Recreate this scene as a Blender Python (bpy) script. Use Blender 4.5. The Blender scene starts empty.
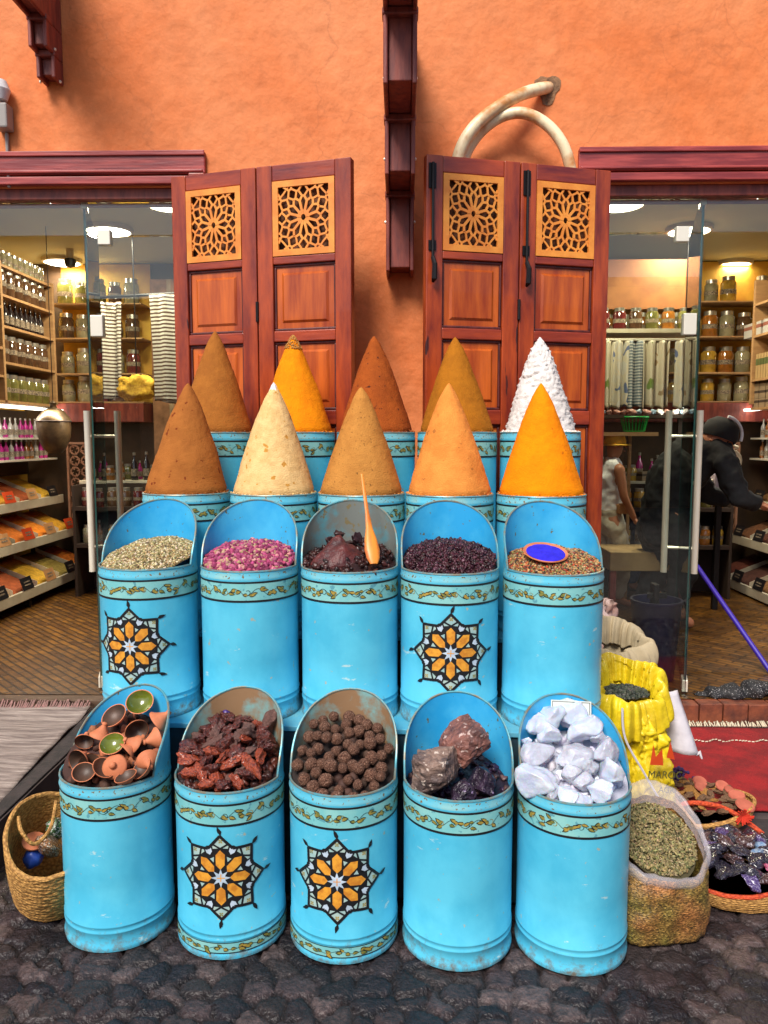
import bpy, bmesh, math, random
import numpy as np
from mathutils import Vector, Matrix, noise, Euler
R = math.radians
PI = math.pi
rnd = random.Random(7)
C = bpy.context.scene.collection
sc = bpy.context.scene

# ---------------------------------------------------------------- camera
F = 769.0
PITCH, YAW, CH = R(5.57), R(1.2), 1.486
cam_d = bpy.data.cameras.new('camera'); cam = bpy.data.objects.new('camera', cam_d); C.objects.link(cam)
cam.location = (0, 0, CH); cam.rotation_euler = (PI/2 - PITCH, 0, YAW)
cam_d.sensor_fit = 'VERTICAL'; cam_d.sensor_height = 36; cam_d.lens = F/1024*36
cam_d.clip_start = 0.05; cam_d.clip_end = 400
sc.camera = cam
CM = cam.rotation_euler.to_matrix()
def W(px, py, Y):
    """the point at distance Y in front of the camera that is seen at a photo position"""
    d = CM @ Vector(((px-384)/F, (512-py)/F, -1.0))
    return Vector((0, 0, CH)) + d*(Y/d.y)

# ---------------------------------------------------------------- light
world = bpy.data.worlds.new('World'); sc.world = world; world.use_nodes = True
nt = world.node_tree; bg = nt.nodes['Background']; sky = nt.nodes.new('ShaderNodeTexSky')
sky.sky_type = 'NISHITA'; sky.sun_disc = False
SUN_EL, SUN_AZ = R(48), R(-158)        # azimuth: direction from which the sun comes, measured from +Y towards +X
sky.sun_elevation = SUN_EL; sky.sun_rotation = SUN_AZ
sky.air_density = 1.0; sky.dust_density = 2.0
nt.links.new(sky.outputs[0], bg.inputs[0]); bg.inputs[1].default_value = 0.10
sd = bpy.data.lights.new('sun', 'SUN'); sd.energy = 2.9; sd.angle = R(20); sd.color = (1.0, 0.94, 0.86)
so = bpy.data.objects.new('sun', sd); C.objects.link(so)
sv = Vector((math.sin(SUN_AZ)*math.cos(SUN_EL), math.cos(SUN_AZ)*math.cos(SUN_EL), math.sin(SUN_EL)))
so.rotation_euler = sv.to_track_quat('Z', 'Y').to_euler(); so.location = (0, -5, 12)
sc.view_settings.view_transform = 'Standard'; sc.view_settings.look = 'None'
sc.view_settings.exposure = 0.55; sc.view_settings.gamma = 1.0
sc.cycles.use_denoising = True
sc.cycles.max_bounces = 8; sc.cycles.transparent_max_bounces = 12
sc.cycles.sample_clamp_indirect = 4

# ---------------------------------------------------------------- materials
def new_mat(name):
    m = bpy.data.materials.new(name); m.use_nodes = True
    return m, m.node_tree, m.node_tree.nodes['Principled BSDF']
def mat(name, col, rough=.6, col2=None, scale=8, detail=6, bump=0, bscale=None, metal=0, stretch=(1,1,1), lo=.4, hi=.6,
        spots=None, spot_scale=60, spot_th=.62, spec=.5, rnd_off=True, coat=0, scuff=None, **kw):
    m, t, p = new_mat(name); n = t.nodes; L = t.links
    p.inputs['Roughness'].default_value = rough; p.inputs['Metallic'].default_value = metal
    p.inputs['Specular IOR Level'].default_value = spec; p.inputs['Coat Weight'].default_value = coat
    p.inputs['Base Color'].default_value = (*col, 1)
    tc = n.new('ShaderNodeTexCoord'); mp = n.new('ShaderNodeMapping'); mp.inputs['Scale'].default_value = stretch
    L.new(tc.outputs['Object'], mp.inputs[0])
    if rnd_off:
        oi = n.new('ShaderNodeObjectInfo'); mu = n.new('ShaderNodeMath'); mu.operation = 'MULTIPLY'; mu.inputs[1].default_value = 37
        L.new(oi.outputs['Random'], mu.inputs[0]); L.new(mu.outputs[0], mp.inputs['Location'])
    last = None
    if col2:
        nz = n.new('ShaderNodeTexNoise'); nz.inputs['Scale'].default_value = scale; nz.inputs['Detail'].default_value = detail
        nz.inputs['Roughness'].default_value = .62
        L.new(mp.outputs[0], nz.inputs[0])
        cr = n.new('ShaderNodeValToRGB'); cr.color_ramp.elements[0].position = lo; cr.color_ramp.elements[1].position = hi
        cr.color_ramp.elements[0].color = (*col, 1); cr.color_ramp.elements[1].color = (*col2, 1)
        L.new(nz.outputs[0], cr.inputs[0]); last = cr.outputs[0]
    if spots:
        ns = n.new('ShaderNodeTexNoise'); ns.inputs['Scale'].default_value = spot_scale; ns.inputs['Detail'].default_value = 3
        L.new(mp.outputs[0], ns.inputs[0])
        r2 = n.new('ShaderNodeValToRGB'); r2.color_ramp.elements[0].position = spot_th; r2.color_ramp.elements[1].position = spot_th+.03
        L.new(ns.outputs[0], r2.inputs[0])
        mx = n.new('ShaderNodeMix'); mx.data_type = 'RGBA'; mx.inputs[6].default_value = (*col, 1); mx.inputs[7].default_value = (*spots, 1)
        if last: L.new(last, mx.inputs[6])
        L.new(r2.outputs[0], mx.inputs[0]); last = mx.outputs[2]
    if scuff:
        m2 = n.new('ShaderNodeMapping'); m2.inputs['Scale'].default_value = (9, 9, 26); L.new(mp.outputs[0], m2.inputs[0])
        ns = n.new('ShaderNodeTexNoise'); ns.inputs['Scale'].default_value = 1; ns.inputs['Detail'].default_value = 9; ns.inputs['Roughness'].default_value = .72; L.new(m2.outputs[0], ns.inputs[0])
        r2 = n.new('ShaderNodeValToRGB'); r2.color_ramp.elements[0].position = .635; r2.color_ramp.elements[1].position = .665; L.new(ns.outputs[0], r2.inputs[0])
        mx = n.new('ShaderNodeMix'); mx.data_type = 'RGBA'; mx.inputs[7].default_value = (*scuff, 1); L.new(last, mx.inputs[6]); L.new(r2.outputs[0], mx.inputs[0]); last = mx.outputs[2]
        # splashed dirt near the foot
        sx = n.new('ShaderNodeSeparateXYZ'); L.new(tc.outputs['Object'], sx.inputs[0]); mr = n.new('ShaderNodeMapRange'); mr.inputs[1].default_value = .11; mr.inputs[2].default_value = .0; mr.inputs[3].default_value = .0; mr.inputs[4].default_value = .25; L.new(sx.outputs[2], mr.inputs[0])
        n5 = n.new('ShaderNodeTexNoise'); n5.inputs['Scale'].default_value = 26; n5.inputs['Detail'].default_value = 9; n5.inputs['Roughness'].default_value = .75; L.new(mp.outputs[0], n5.inputs[0])
        ad = n.new('ShaderNodeMath'); ad.operation = 'ADD'; L.new(n5.outputs[0], ad.inputs[0]); L.new(mr.outputs[0], ad.inputs[1]); r5 = n.new('ShaderNodeValToRGB'); r5.color_ramp.elements[0].position = .66; r5.color_ramp.elements[1].position = .86; L.new(ad.outputs[0], r5.inputs[0])
        mx = n.new('ShaderNodeMix'); mx.data_type = 'RGBA'; mx.inputs[7].default_value = (.16, .15, .12, 1); L.new(last, mx.inputs[6]); L.new(r5.outputs[0], mx.inputs[0]); last = mx.outputs[2]
        # long faint drips and rubbed streaks
        m3 = n.new('ShaderNodeMapping'); m3.inputs['Scale'].default_value = (11, 11, 3); L.new(mp.outputs[0], m3.inputs[0])
        nd = n.new('ShaderNodeTexNoise'); nd.inputs['Scale'].default_value = 1; nd.inputs['Detail'].default_value = 6; L.new(m3.outputs[0], nd.inputs[0])
        r3 = n.new('ShaderNodeValToRGB'); r3.color_ramp.elements[0].position = .30; r3.color_ramp.elements[1].position = .72; r3.color_ramp.elements[0].color = (.74, .80, .84, 1); r3.color_ramp.elements[1].color = (1.15, 1.06, 1.03, 1); L.new(nd.outputs[0], r3.inputs[0])
        mx = n.new('ShaderNodeMix'); mx.data_type = 'RGBA'; mx.blend_type = 'MULTIPLY'; mx.inputs[0].default_value = .4; L.new(last, mx.inputs[6]); L.new(r3.outputs[0], mx.inputs[7]); last = mx.outputs[2]
    if last: L.new(last, p.inputs['Base Color'])
    if bump:
        nb = n.new('ShaderNodeTexNoise'); nb.inputs['Scale'].default_value = bscale or scale*3; nb.inputs['Detail'].default_value = 5
        L.new(mp.outputs[0], nb.inputs[0]); b = n.new('ShaderNodeBump'); b.inputs['Strength'].default_value = bump
        b.inputs['Distance'].default_value = .01
        L.new(nb.outputs[0], b.inputs['Height']); L.new(b.outputs[0], p.inputs['Normal'])
    for k, v in kw.items(): p.inputs[k.replace('_', ' ')].default_value = v
    return m
def mat_attr(name, rough=.7, bump=0, bscale=200, spec=.4, mottle=False, **kw):
    m, t, p = new_mat(name); n = t.nodes; a = n.new('ShaderNodeAttribute'); a.attribute_name = 'tint'
    t.links.new(a.outputs['Color'], p.inputs['Base Color']); p.inputs['Roughness'].default_value = rough
    if mottle:
        tc = n.new('ShaderNodeTexCoord'); nz = n.new('ShaderNodeTexNoise'); nz.inputs['Scale'].default_value = 42; nz.inputs['Detail'].default_value = 8; nz.inputs['Roughness'].default_value = .75
        t.links.new(tc.outputs['Object'], nz.inputs[0]); cr = n.new('ShaderNodeValToRGB'); cr.color_ramp.elements[0].position = .38; cr.color_ramp.elements[1].position = .64
        cr.color_ramp.elements[0].color = (.52, .52, .54, 1); cr.color_ramp.elements[1].color = (1.5, 1.42, 1.4, 1); mx = n.new('ShaderNodeMix'); mx.data_type = 'RGBA'; mx.blend_type = 'MULTIPLY'; mx.inputs[0].default_value = 1
        t.links.new(nz.outputs[0], cr.inputs[0]); t.links.new(a.outputs['Color'], mx.inputs[6]); t.links.new(cr.outputs[0], mx.inputs[7]); t.links.new(mx.outputs[2], p.inputs['Base Color'])
    p.inputs['Specular IOR Level'].default_value = spec
    if bump:
        tc = n.new('ShaderNodeTexCoord'); nb = n.new('ShaderNodeTexNoise'); nb.inputs['Scale'].default_value = bscale
        t.links.new(tc.outputs['Object'], nb.inputs[0]); b = n.new('ShaderNodeBump'); b.inputs['Strength'].default_value = bump
        b.inputs['Distance'].default_value = .01
        t.links.new(nb.outputs[0], b.inputs['Height']); t.links.new(b.outputs[0], p.inputs['Normal'])
    for k, v in kw.items(): p.inputs[k.replace('_', ' ')].default_value = v
    return m
def emit(name, col, s):
    m, t, p = new_mat(name); p.inputs['Base Color'].default_value = (*col, 1)
    p.inputs['Emission Color'].default_value = (*col, 1); p.inputs['Emission Strength'].default_value = s
    return m
def glass(name, tint, refl):
    m, t, p = new_mat(name); n = t.nodes; L = t.links; n.remove(p); out = n['Material Output']
    tr = n.new('ShaderNodeBsdfTransparent'); tr.inputs[0].default_value = (*tint, 1)
    gl = n.new('ShaderNodeBsdfGlossy'); gl.inputs['Roughness'].default_value = 0.01
    fr = n.new('ShaderNodeFresnel'); fr.inputs[0].default_value = 1.22
    ad = n.new('ShaderNodeMath'); ad.operation = 'ADD'; ad.inputs[1].default_value = refl; ad.use_clamp = True
    L.new(fr.outputs[0], ad.inputs[0]); mx = n.new('ShaderNodeMixShader')
    L.new(ad.outputs[0], mx.inputs[0]); L.new(tr.outputs[0], mx.inputs[1]); L.new(gl.outputs[0], mx.inputs[2]); L.new(mx.outputs[0], out.inputs[0])
    return m
def mat_brick(name, c1, c2, mortar, scale, bw, rh, rot=0, rough=.5, bump=.3, msize=.02):
    m, t, p = new_mat(name); n = t.nodes; L = t.links
    tc = n.new('ShaderNodeTexCoord'); mp = n.new('ShaderNodeMapping'); mp.inputs['Rotation'].default_value = (0, 0, rot)
    L.new(tc.outputs['Object'], mp.inputs[0]); b = n.new('ShaderNodeTexBrick'); L.new(mp.outputs[0], b.inputs[0])
    b.inputs['Color1'].default_value = (*c1, 1); b.inputs['Color2'].default_value = (*c2, 1); b.inputs['Mortar'].default_value = (*mortar, 1)
    b.inputs['Scale'].default_value = scale; b.inputs['Brick Width'].default_value = bw; b.inputs['Row Height'].default_value = rh
    b.inputs['Mortar Size'].default_value = msize
    nz = n.new('ShaderNodeTexNoise'); nz.inputs['Scale'].default_value = 14; nz.inputs['Detail'].default_value = 6; L.new(tc.outputs['Object'], nz.inputs[0])
    mx = n.new('ShaderNodeMix'); mx.data_type = 'RGBA'; mx.blend_type = 'MULTIPLY'; mx.inputs[0].default_value = .7
    cr = n.new('ShaderNodeValToRGB'); cr.color_ramp.elements[0].position = .3; cr.color_ramp.elements[1].position = .7
    cr.color_ramp.elements[0].color = (.35, .35, .35, 1); cr.color_ramp.elements[1].color = (1.3, 1.3, 1.3, 1)
    L.new(nz.outputs[0], cr.inputs[0]); L.new(b.outputs[0], mx.inputs[6]); L.new(cr.outputs[0], mx.inputs[7]); L.new(mx.outputs[2], p.inputs['Base Color'])
    bu = n.new('ShaderNodeBump'); bu.inputs['Strength'].default_value = bump; bu.inputs['Distance'].default_value = .01; bu.invert = True
    L.new(b.outputs['Fac'], bu.inputs['Height']); L.new(bu.outputs[0], p.inputs['Normal']); p.inputs['Roughness'].default_value = rough
    return m
def mat_stripe(name, c1, c2, scale, axis='Z', rough=.8, pos=.5):
    m, t, p = new_mat(name); n = t.nodes; L = t.links
    tc = n.new('ShaderNodeTexCoord'); wv = n.new('ShaderNodeTexWave'); wv.bands_direction = axis; wv.inputs['Scale'].default_value = scale
    wv.inputs['Distortion'].default_value = .3; L.new(tc.outputs['Object'], wv.inputs[0])
    cr = n.new('ShaderNodeValToRGB'); cr.color_ramp.interpolation = 'CONSTANT'; cr.color_ramp.elements[1].position = pos
    cr.color_ramp.elements[0].color = (*c1, 1); cr.color_ramp.elements[1].color = (*c2, 1)
    L.new(wv.outputs[0], cr.inputs[0]); L.new(cr.outputs[0], p.inputs['Base Color']); p.inputs['Roughness'].default_value = rough
    return m

def wall_mat():
    m, t, p = new_mat('limewashed_plaster'); n = t.nodes; L = t.links
    tc = n.new('ShaderNodeTexCoord')
    a = n.new('ShaderNodeTexNoise'); a.inputs['Scale'].default_value = 1.3; a.inputs['Detail'].default_value = 8; a.inputs['Roughness'].default_value = .65; a.inputs['Distortion'].default_value = .25
    b = n.new('ShaderNodeTexNoise'); b.inputs['Scale'].default_value = 9; b.inputs['Detail'].default_value = 12; b.inputs['Roughness'].default_value = .78; b.inputs['Distortion'].default_value = .35
    L.new(tc.outputs['Object'], a.inputs[0]); L.new(tc.outputs['Object'], b.inputs[0])
    ra = n.new('ShaderNodeValToRGB'); e = ra.color_ramp.elements; e[0].position = .36; e[1].position = .66
    e[0].color = (.69, .170, .036, 1); e[1].color = (.74, .245, .085, 1)
    rb = n.new('ShaderNodeValToRGB'); e = rb.color_ramp.elements; e[0].position = .38; e[1].position = .62
    e[0].color = (.88, .86, .82, 1); e[1].color = (1.08, 1.07, 1.06, 1)
    L.new(a.outputs[0], ra.inputs[0]); L.new(b.outputs[0], rb.inputs[0])
    mx = n.new('ShaderNodeMix'); mx.data_type = 'RGBA'; mx.blend_type = 'MULTIPLY'; mx.inputs[0].default_value = 1
    L.new(ra.outputs[0], mx.inputs[6]); L.new(rb.outputs[0], mx.inputs[7]); L.new(mx.outputs[2], p.inputs['Base Color'])
    # hairline cracks and old stains
    ck = n.new('ShaderNodeTexVoronoi'); ck.feature = 'DISTANCE_TO_EDGE'; ck.inputs['Scale'].default_value = 1.1
    wn = n.new('ShaderNodeTexNoise'); wn.inputs['Scale'].default_value = 3.5; wn.inputs['Detail'].default_value = 8; L.new(tc.outputs['Object'], wn.inputs[0])
    av = n.new('ShaderNodeMix'); av.data_type = 'VECTOR'; av.inputs[0].default_value = .35; L.new(tc.outputs['Object'], av.inputs[4]); L.new(wn.outputs['Color'], av.inputs[5]); L.new(av.outputs[1], ck.inputs[0])
    rc = n.new('ShaderNodeValToRGB'); rc.color_ramp.elements[0].position = .0; rc.color_ramp.elements[1].position = .006; rc.color_ramp.elements[0].color = (.72, .70, .68, 1); rc.color_ramp.elements[1].color = (1, 1, 1, 1); L.new(ck.outputs[0], rc.inputs[0])
    mm = n.new('ShaderNodeMix'); mm.data_type = 'RGBA'; mm.blend_type = 'MULTIPLY'; L.new(mx.outputs[2], mm.inputs[6]); L.new(rc.outputs[0], mm.inputs[7]); L.new(a.outputs[0], mm.inputs[0]); L.new(mm.outputs[2], p.inputs['Base Color'])
    c = n.new('ShaderNodeTexNoise'); c.inputs['Scale'].default_value = 16; c.inputs['Detail'].default_value = 8; L.new(tc.outputs['Object'], c.inputs[0])
    bu = n.new('ShaderNodeBump'); bu.inputs['Strength'].default_value = .6; bu.inputs['Distance'].default_value = .014
    L.new(c.outputs[0], bu.inputs['Height']); L.new(bu.outputs[0], p.inputs['Normal']); p.inputs['Roughness'].default_value = .75
    return m

BLUE = (.068, .475, .69)
M = {}
M['wall'] = wall_mat()
M['paint'] = mat('blue_paint', BLUE, .38, (.105, .56, .765), 5, bump=.22, bscale=7, spots=(.35, .42, .36), spot_scale=42, spot_th=.70, coat=.25, scuff=(.42, .66, .70))
M['paint_worn'] = mat('worn_blue_paint', (.10, .50, .68), .5, (.26, .52, .52), 9, lo=.42, hi=.68, bump=.1, spots=(.20, .13, .05), spot_scale=110, spot_th=.615)
M['inner_blue'] = mat('inner_blue_paint', (.02, .34, .68), .45, (.06, .45, .75), 5, spots=(.12, .14, .09), spot_scale=60, spot_th=.68)
M['inner_rust'] = mat('rusty_inner_tin', (.26, .15, .075), .6, (.18, .38, .38), 9, lo=.46, hi=.62, bump=.1)
M['inner_grey'] = mat('dull_inner_tin', (.22, .24, .22), .35, (.12, .38, .45), 7, lo=.46, hi=.6, metal=.3, spots=(.25, .20, .10), spot_scale=30, spot_th=.6)
M['rim'] = mat('rim_metal', (.10, .35, .42), .4, (.24, .22, .16), 30, metal=.3)
M['teal'] = mat('pale_teal_paint', (.17, .50, .52), .5, (.25, .56, .54), 12, spots=(.10, .32, .38), spot_scale=50, spot_th=.64)
M['black'] = mat('black_paint', (.008, .008, .010), .5)
M['gold'] = mat('gold_paint', (.42, .28, .05), .5, (.15, .17, .04), 60)
M['orange_paint'] = mat('orange_paint', (.78, .35, .035), .5, (.55, .20, .02), 40)
M['white_paint'] = mat('pale_blue_white_paint', (.55, .66, .78), .5, (.4, .5, .6), 30)
M['star_fill'] = mat('pale_star_paint', (.42, .55, .50), .5, (.30, .48, .48), 30)
M['wood_red'] = mat('varnished_red_wood', (.13, .010, .008), .34, (.49, .075, .012), 2.6, lo=.32, hi=.68, detail=10, stretch=(6, 6, 1.1), bump=.15, bscale=9, spots=(.05, .012, .012), spot_scale=4, spot_th=.70, coat=.2)
M['wood_redh'] = mat('varnished_red_wood_rails', (.13, .010, .011), .36, (.44, .062, .014), 2.6, lo=.32, hi=.68, detail=10, stretch=(1.1, 6, 6), bump=.15, bscale=9, coat=.2)
M['wood_plum'] = mat('plum_stained_wood', (.20, .018, .020), .42, (.40, .055, .045), 5, detail=8, stretch=(.7, 8, 8), bump=.15, bscale=9, coat=.15)
M['wood_dark'] = mat('dark_bracket_wood', (.15, .026, .022), .5, (.28, .055, .035), 5, detail=8, stretch=(5, 5, 1), bump=.2, bscale=9)
M['wood_panel'] = mat('orange_brown_wood', (.26, .030, .006), .34, (.60, .125, .013), 2.6, lo=.33, hi=.66, detail=10, stretch=(7, 7, .7), bump=.1, bscale=9, coat=.2)
M['wood_groove'] = mat('dark_groove_wood', (.055, .008, .008), .5, (.12, .018, .014), 6, stretch=(5, 5, 2)); M['lattice'] = mat('carved_orange_wood', (.82, .31, .045), .5, (.70, .22, .03), 12, bump=.1)
M['recess'] = mat('dark_recess', (.035, .018, .010), .8); M['lrecess'] = mat('lattice_backing', (.16, .055, .018), .8, (.07, .025, .010), 14)
M['iron'] = mat('black_iron', (.015, .013, .014), .45, metal=.6)
M['chrome'] = mat('brushed_steel', (.86, .80, .66), .34, metal=.3)
M['glass'] = glass('clear_glass', (.95, .98, .96), .0)
M['glass_side'] = glass('side_glass', (.90, .94, .92), .05)
M['glass_edge'] = mat('glass_edge', (.03, .09, .08), .2)
M['ceiling'] = mat('shop_ceiling', (.46, .46, .30), .8)
M['yellow_wall'] = mat('yellow_shop_wall', (.70, .42, .05), .6, (.55, .28, .03), 3)
M['brown_wall'] = mat('brown_shop_wall', (.085, .045, .022), .7, (.05, .03, .015), 4)
M['shelf_wood'] = mat('pale_shelf_wood', (.45, .27, .12), .5, (.36, .20, .09), 6, stretch=(1, 5, 5))
M['cream'] = mat('cream_painted_board', (.62, .56, .42), .5, (.55, .48, .34), 8)
M['floor'] = mat_brick('herringbone_brick_floor', (.19, .080, .010), (.085, .033, .006), (.03, .014, .006), 1, .15, .045, R(45), rough=.35, bump=.4, msize=.006)
M['step_brick'] = mat('reddish_step_brick', (.26, .07, .03), .6, (.10, .03, .02), 9, bump=.4)
M['cardboard'] = mat('cardboard', (.48, .24, .09), .8, (.40, .19, .07), 10)
M['terracotta'] = mat('terracotta', (.62, .20, .09), .7, (.50, .15, .06), 14, bump=.1)
M['terra_in'] = mat('dark_clay_inside', (.10, .05, .03), .5, (.05, .03, .02), 14)
M['glaze'] = mat('green_glaze', (.16, .19, .02), .18, (.09, .11, .01), 10, coat=.6)
M['straw'] = mat_stripe('woven_straw', (.50, .27, .07), (.36, .17, .04), 9, 'Z')
M['fringe'] = mat('faded_pink_fringe', (.38, .20, .18), .9, (.25, .15, .13), 30)
M['red_carpet'] = mat('red_carpet', (.30, .008, .010), .95, (.18, .006, .008), 9, bump=.5, bscale=120)
M['rug'] = mat('pale_woven_rug', (.40, .33, .29), .95, (.17, .13, .115), 5, lo=.38, hi=.62, detail=9, stretch=(1.2, 14, 1), bump=.8, bscale=14)
M['darkmat'] = mat('black_rubber_mat', (.022, .018, .018), .8, (.04, .03, .03), 20, bump=.4)
M['skin'] = mat('skin', (.40, .16, .08), .5, Subsurface_Weight=.05)
M['white_cloth'] = mat('white_cloth', (.84, .84, .86), .8, (.58, .58, .6), 10, bump=.2, bscale=20)
M['cream_cloth'] = mat('cream_cloth', (.55, .50, .40), .8, (.42, .38, .3), 10, bump=.2, bscale=20)
M['black_cloth'] = mat('black_cloth', (.004, .004, .005), .9, (.007, .007, .009), 10, bump=.2, bscale=20)
M['denim'] = mat('blue_denim', (.03, .06, .15), .8, (.05, .09, .2), 20)
M['yellow_cloth'] = mat('yellow_cloth', (.85, .52, .05), .8, (.6, .3, .02), 10, bump=.3, bscale=12)
M['hair'] = mat('dark_hair', (.012, .009, .008), .5)
M['purple'] = mat('purple_plastic', (.035, .015, .30), .35)
M['navy'] = mat('navy_plastic', (.006, .006, .035), .4)
M['sackwhite'] = mat('white_woven_sack', (.66, .62, .66), .6, (.55, .52, .56), 10, bump=.3, bscale=25)
M['sackyellow'] = mat('yellow_woven_sack', (.78, .58, .01), .42, (.60, .42, .01), 7, bump=.9, bscale=22, coat=.15)
M['sackbeige'] = mat('beige_sack', (.45, .36, .22), .7, (.36, .29, .18), 9, bump=.3, bscale=20)
M['hose'] = mat('cream_plastic_conduit', (.88, .74, .48), .4, (.60, .26, .08), 5, lo=.48, hi=.62, detail=4, bump=.15)
M['herb'] = mat_attr('herb_pieces', .8)
M['wet'] = mat_attr('glossy_pieces', .38, .3, 90)
M['grain'] = mat_attr('dry_pieces', .75, .2, 250)

# ---------------------------------------------------------------- mesh helpers
class MB:
    def __init__(s): s.v = []; s.f = []; s.m = []
    def add(s, vs, fs, mi=0, T=None):
        o = len(s.v)
        s.v += [tuple(T @ Vector(p)) if T else tuple(p) for p in vs]
        s.f += [tuple(i+o for i in f) for f in fs]; s.m += [mi]*len(fs)
    def box(s, x0, x1, y0, y1, z0, z1, mi=0, T=None):
        s.add([(x0,y0,z0),(x1,y0,z0),(x1,y1,z0),(x0,y1,z0),(x0,y0,z1),(x1,y0,z1),(x1,y1,z1),(x0,y1,z1)],
              [(0,3,2,1),(4,5,6,7),(0,1,5,4),(1,2,6,5),(2,3,7,6),(3,0,4,7)], mi, T)
    def lathe(s, prof, n=32, mi=0, T=None, a0=0, a1=2*PI):
        full = abs(a1-a0-2*PI) < 1e-6; k = n if full else n+1; vs = []; fs = []
        for (r, z) in prof:
            for i in range(k):
                a = a0+(a1-a0)*i/n; vs.append((r*math.cos(a), r*math.sin(a), z))
        for j in range(len(prof)-1):
            for i in range(n):
                i2 = (i+1) % k
                fs.append((j*k+i, j*k+i2, (j+1)*k+i2, (j+1)*k+i))
        s.add(vs, fs, mi, T)
    def tube(s, pts, r, n=8, mi=0, closed=False, T=None):
        pts = [Vector(p) for p in pts]; N = len(pts); rs = r if isinstance(r, (list, tuple)) else [r]*N
        vs = []; fs = []; up = None
        for i, p in enumerate(pts):
            if closed: t = pts[(i+1) % N]-pts[i-1]
            else: t = pts[min(i+1, N-1)]-pts[max(i-1, 0)]
            t.normalize()
            if up is None: up = Vector((0,0,1)) if abs(t.z) < .9 else Vector((1,0,0))
            a = t.cross(up); a.normalize(); b = a.cross(t); b.normalize(); up = b
            for k in range(n):
                an = 2*PI*k/n; vs.append(p+(a*math.cos(an)+b*math.sin(an))*rs[i])
        for i in range(N if closed else N-1):
            i2 = (i+1) % N
            for k in range(n):
                k2 = (k+1) % n; fs.append((i*n+k, i*n+k2, i2*n+k2, i2*n+k))
        if not closed: fs.append(tuple(range(n))); fs.append(tuple(reversed(range((N-1)*n, N*n))))
        s.add(vs, fs, mi, T)
    def build(s, name, mats, parent=None, smooth=False, bevel=0, loc=None, sharp=35):
        me = bpy.data.meshes.new(name); me.from_pydata(s.v, [], s.f)
        if not isinstance(mats, (list, tuple)): mats = [mats]
        for m in mats: me.materials.append(m)
        me.polygons.foreach_set('material_index', s.m)
        if smooth: me.polygons.foreach_set('use_smooth', [True]*len(s.f))
        me.update()
        if smooth and sharp: me.set_sharp_from_angle(angle=R(sharp))
        o = bpy.data.objects.new(name, me); C.objects.link(o)
        if parent: o.parent = parent
        if loc is not None: o.location = loc
        if bevel:
            b = o.modifiers.new('bevel', 'BEVEL'); b.width = bevel; b.segments = 2; b.limit_method = 'ANGLE'; b.angle_limit = R(40)
        return o
def tag(o, label, cat=None, group=None, kind=None):
    if label: o['label'] = label
    if cat: o['category'] = cat
    if group: o['group'] = group
    if kind: o['kind'] = kind
    return o
def thing(name, label, cat, loc=(0,0,0), rotz=0, group=None):
    o = bpy.data.objects.new(name, None); o.empty_display_size = .1; C.objects.link(o)
    o.location = loc; o.rotation_euler = (0, 0, rotz)
    return tag(o, label, cat, group)
def inst(src, loc, rot=(0,0,0), scale=1, label=None, cat=None, group=None, parent=None):
    o = src.copy(); C.objects.link(o); o.location = loc; o.rotation_euler = rot
    o.scale = (scale,)*3 if not isinstance(scale, (tuple, list)) else scale
    if parent is not None: o.parent = parent
    return tag(o, label, cat, group)
def ico(sub):
    bm = bmesh.new(); bmesh.ops.create_icosphere(bm, subdivisions=sub, radius=1)
    v = np.array([tuple(x.co) for x in bm.verts]); f = np.array([[x.index for x in p.verts] for p in bm.faces]); bm.free()
    return v, f
ICO1, ICO2, ICO3 = ico(1), ico(2), ico(3)
def scatter(name, tmpl, xf, cols, material, parent=None, extra=None):
    """many small pieces in one mesh: xf = list of (loc, euler, scale3), cols = a colour for each"""
    tv, tf = tmpl; n = len(xf); V = np.empty((n, len(tv), 3)); nv = len(tv)
    for i, (l, e, s) in enumerate(xf):
        Rm = np.array(Euler(e).to_matrix()); V[i] = (tv*np.array(s)) @ Rm.T + np.array(l)
    Fc = (tf[None]+(np.arange(n)*nv)[:, None, None]).reshape(-1, tf.shape[1])
    V = V.reshape(-1, 3); col = np.repeat(np.array([(*c, 1) for c in cols]), nv, axis=0)
    v, f = V.tolist(), Fc.tolist()
    if extra:
        o = len(v); v += extra[0]; f += [[k+o for k in q] for q in extra[1]]; col = np.vstack([col, np.array([(*extra[2], 1)]*len(extra[0]))])
    me = bpy.data.meshes.new(name); me.from_pydata(v, [], f)
    ca = me.color_attributes.new('tint', 'FLOAT_COLOR', 'POINT'); ca.data.foreach_set('color', col.astype(np.float32).ravel())
    me.materials.append(material); me.polygons.foreach_set('use_smooth', [True]*len(f)); me.update()
    o = bpy.data.objects.new(name, me); C.objects.link(o)
    if parent: o.parent = parent
    return o
def jit(c, a=.25):
    k = 1+rnd.uniform(-a, a); return tuple(max(0, min(1, x*k*(1+rnd.uniform(-a, a)*.3))) for x in c)
def struct(o, kind='structure'):
    o['kind'] = kind; return o
def slab(name, x0, x1, y0, y1, z0, z1, m):
    b = MB(); b.box(x0, x1, y0, y1, z0, z1); return struct(b.build(name, m))
exec_parts = []
# ================================================================ SETTING
WY = 3.70                     # front face of the shop wall
OL, OR_, OT = -1.03, .93, 2.65   # shop openings: inner jambs and head height
FZ = .20                      # shop floor level
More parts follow.
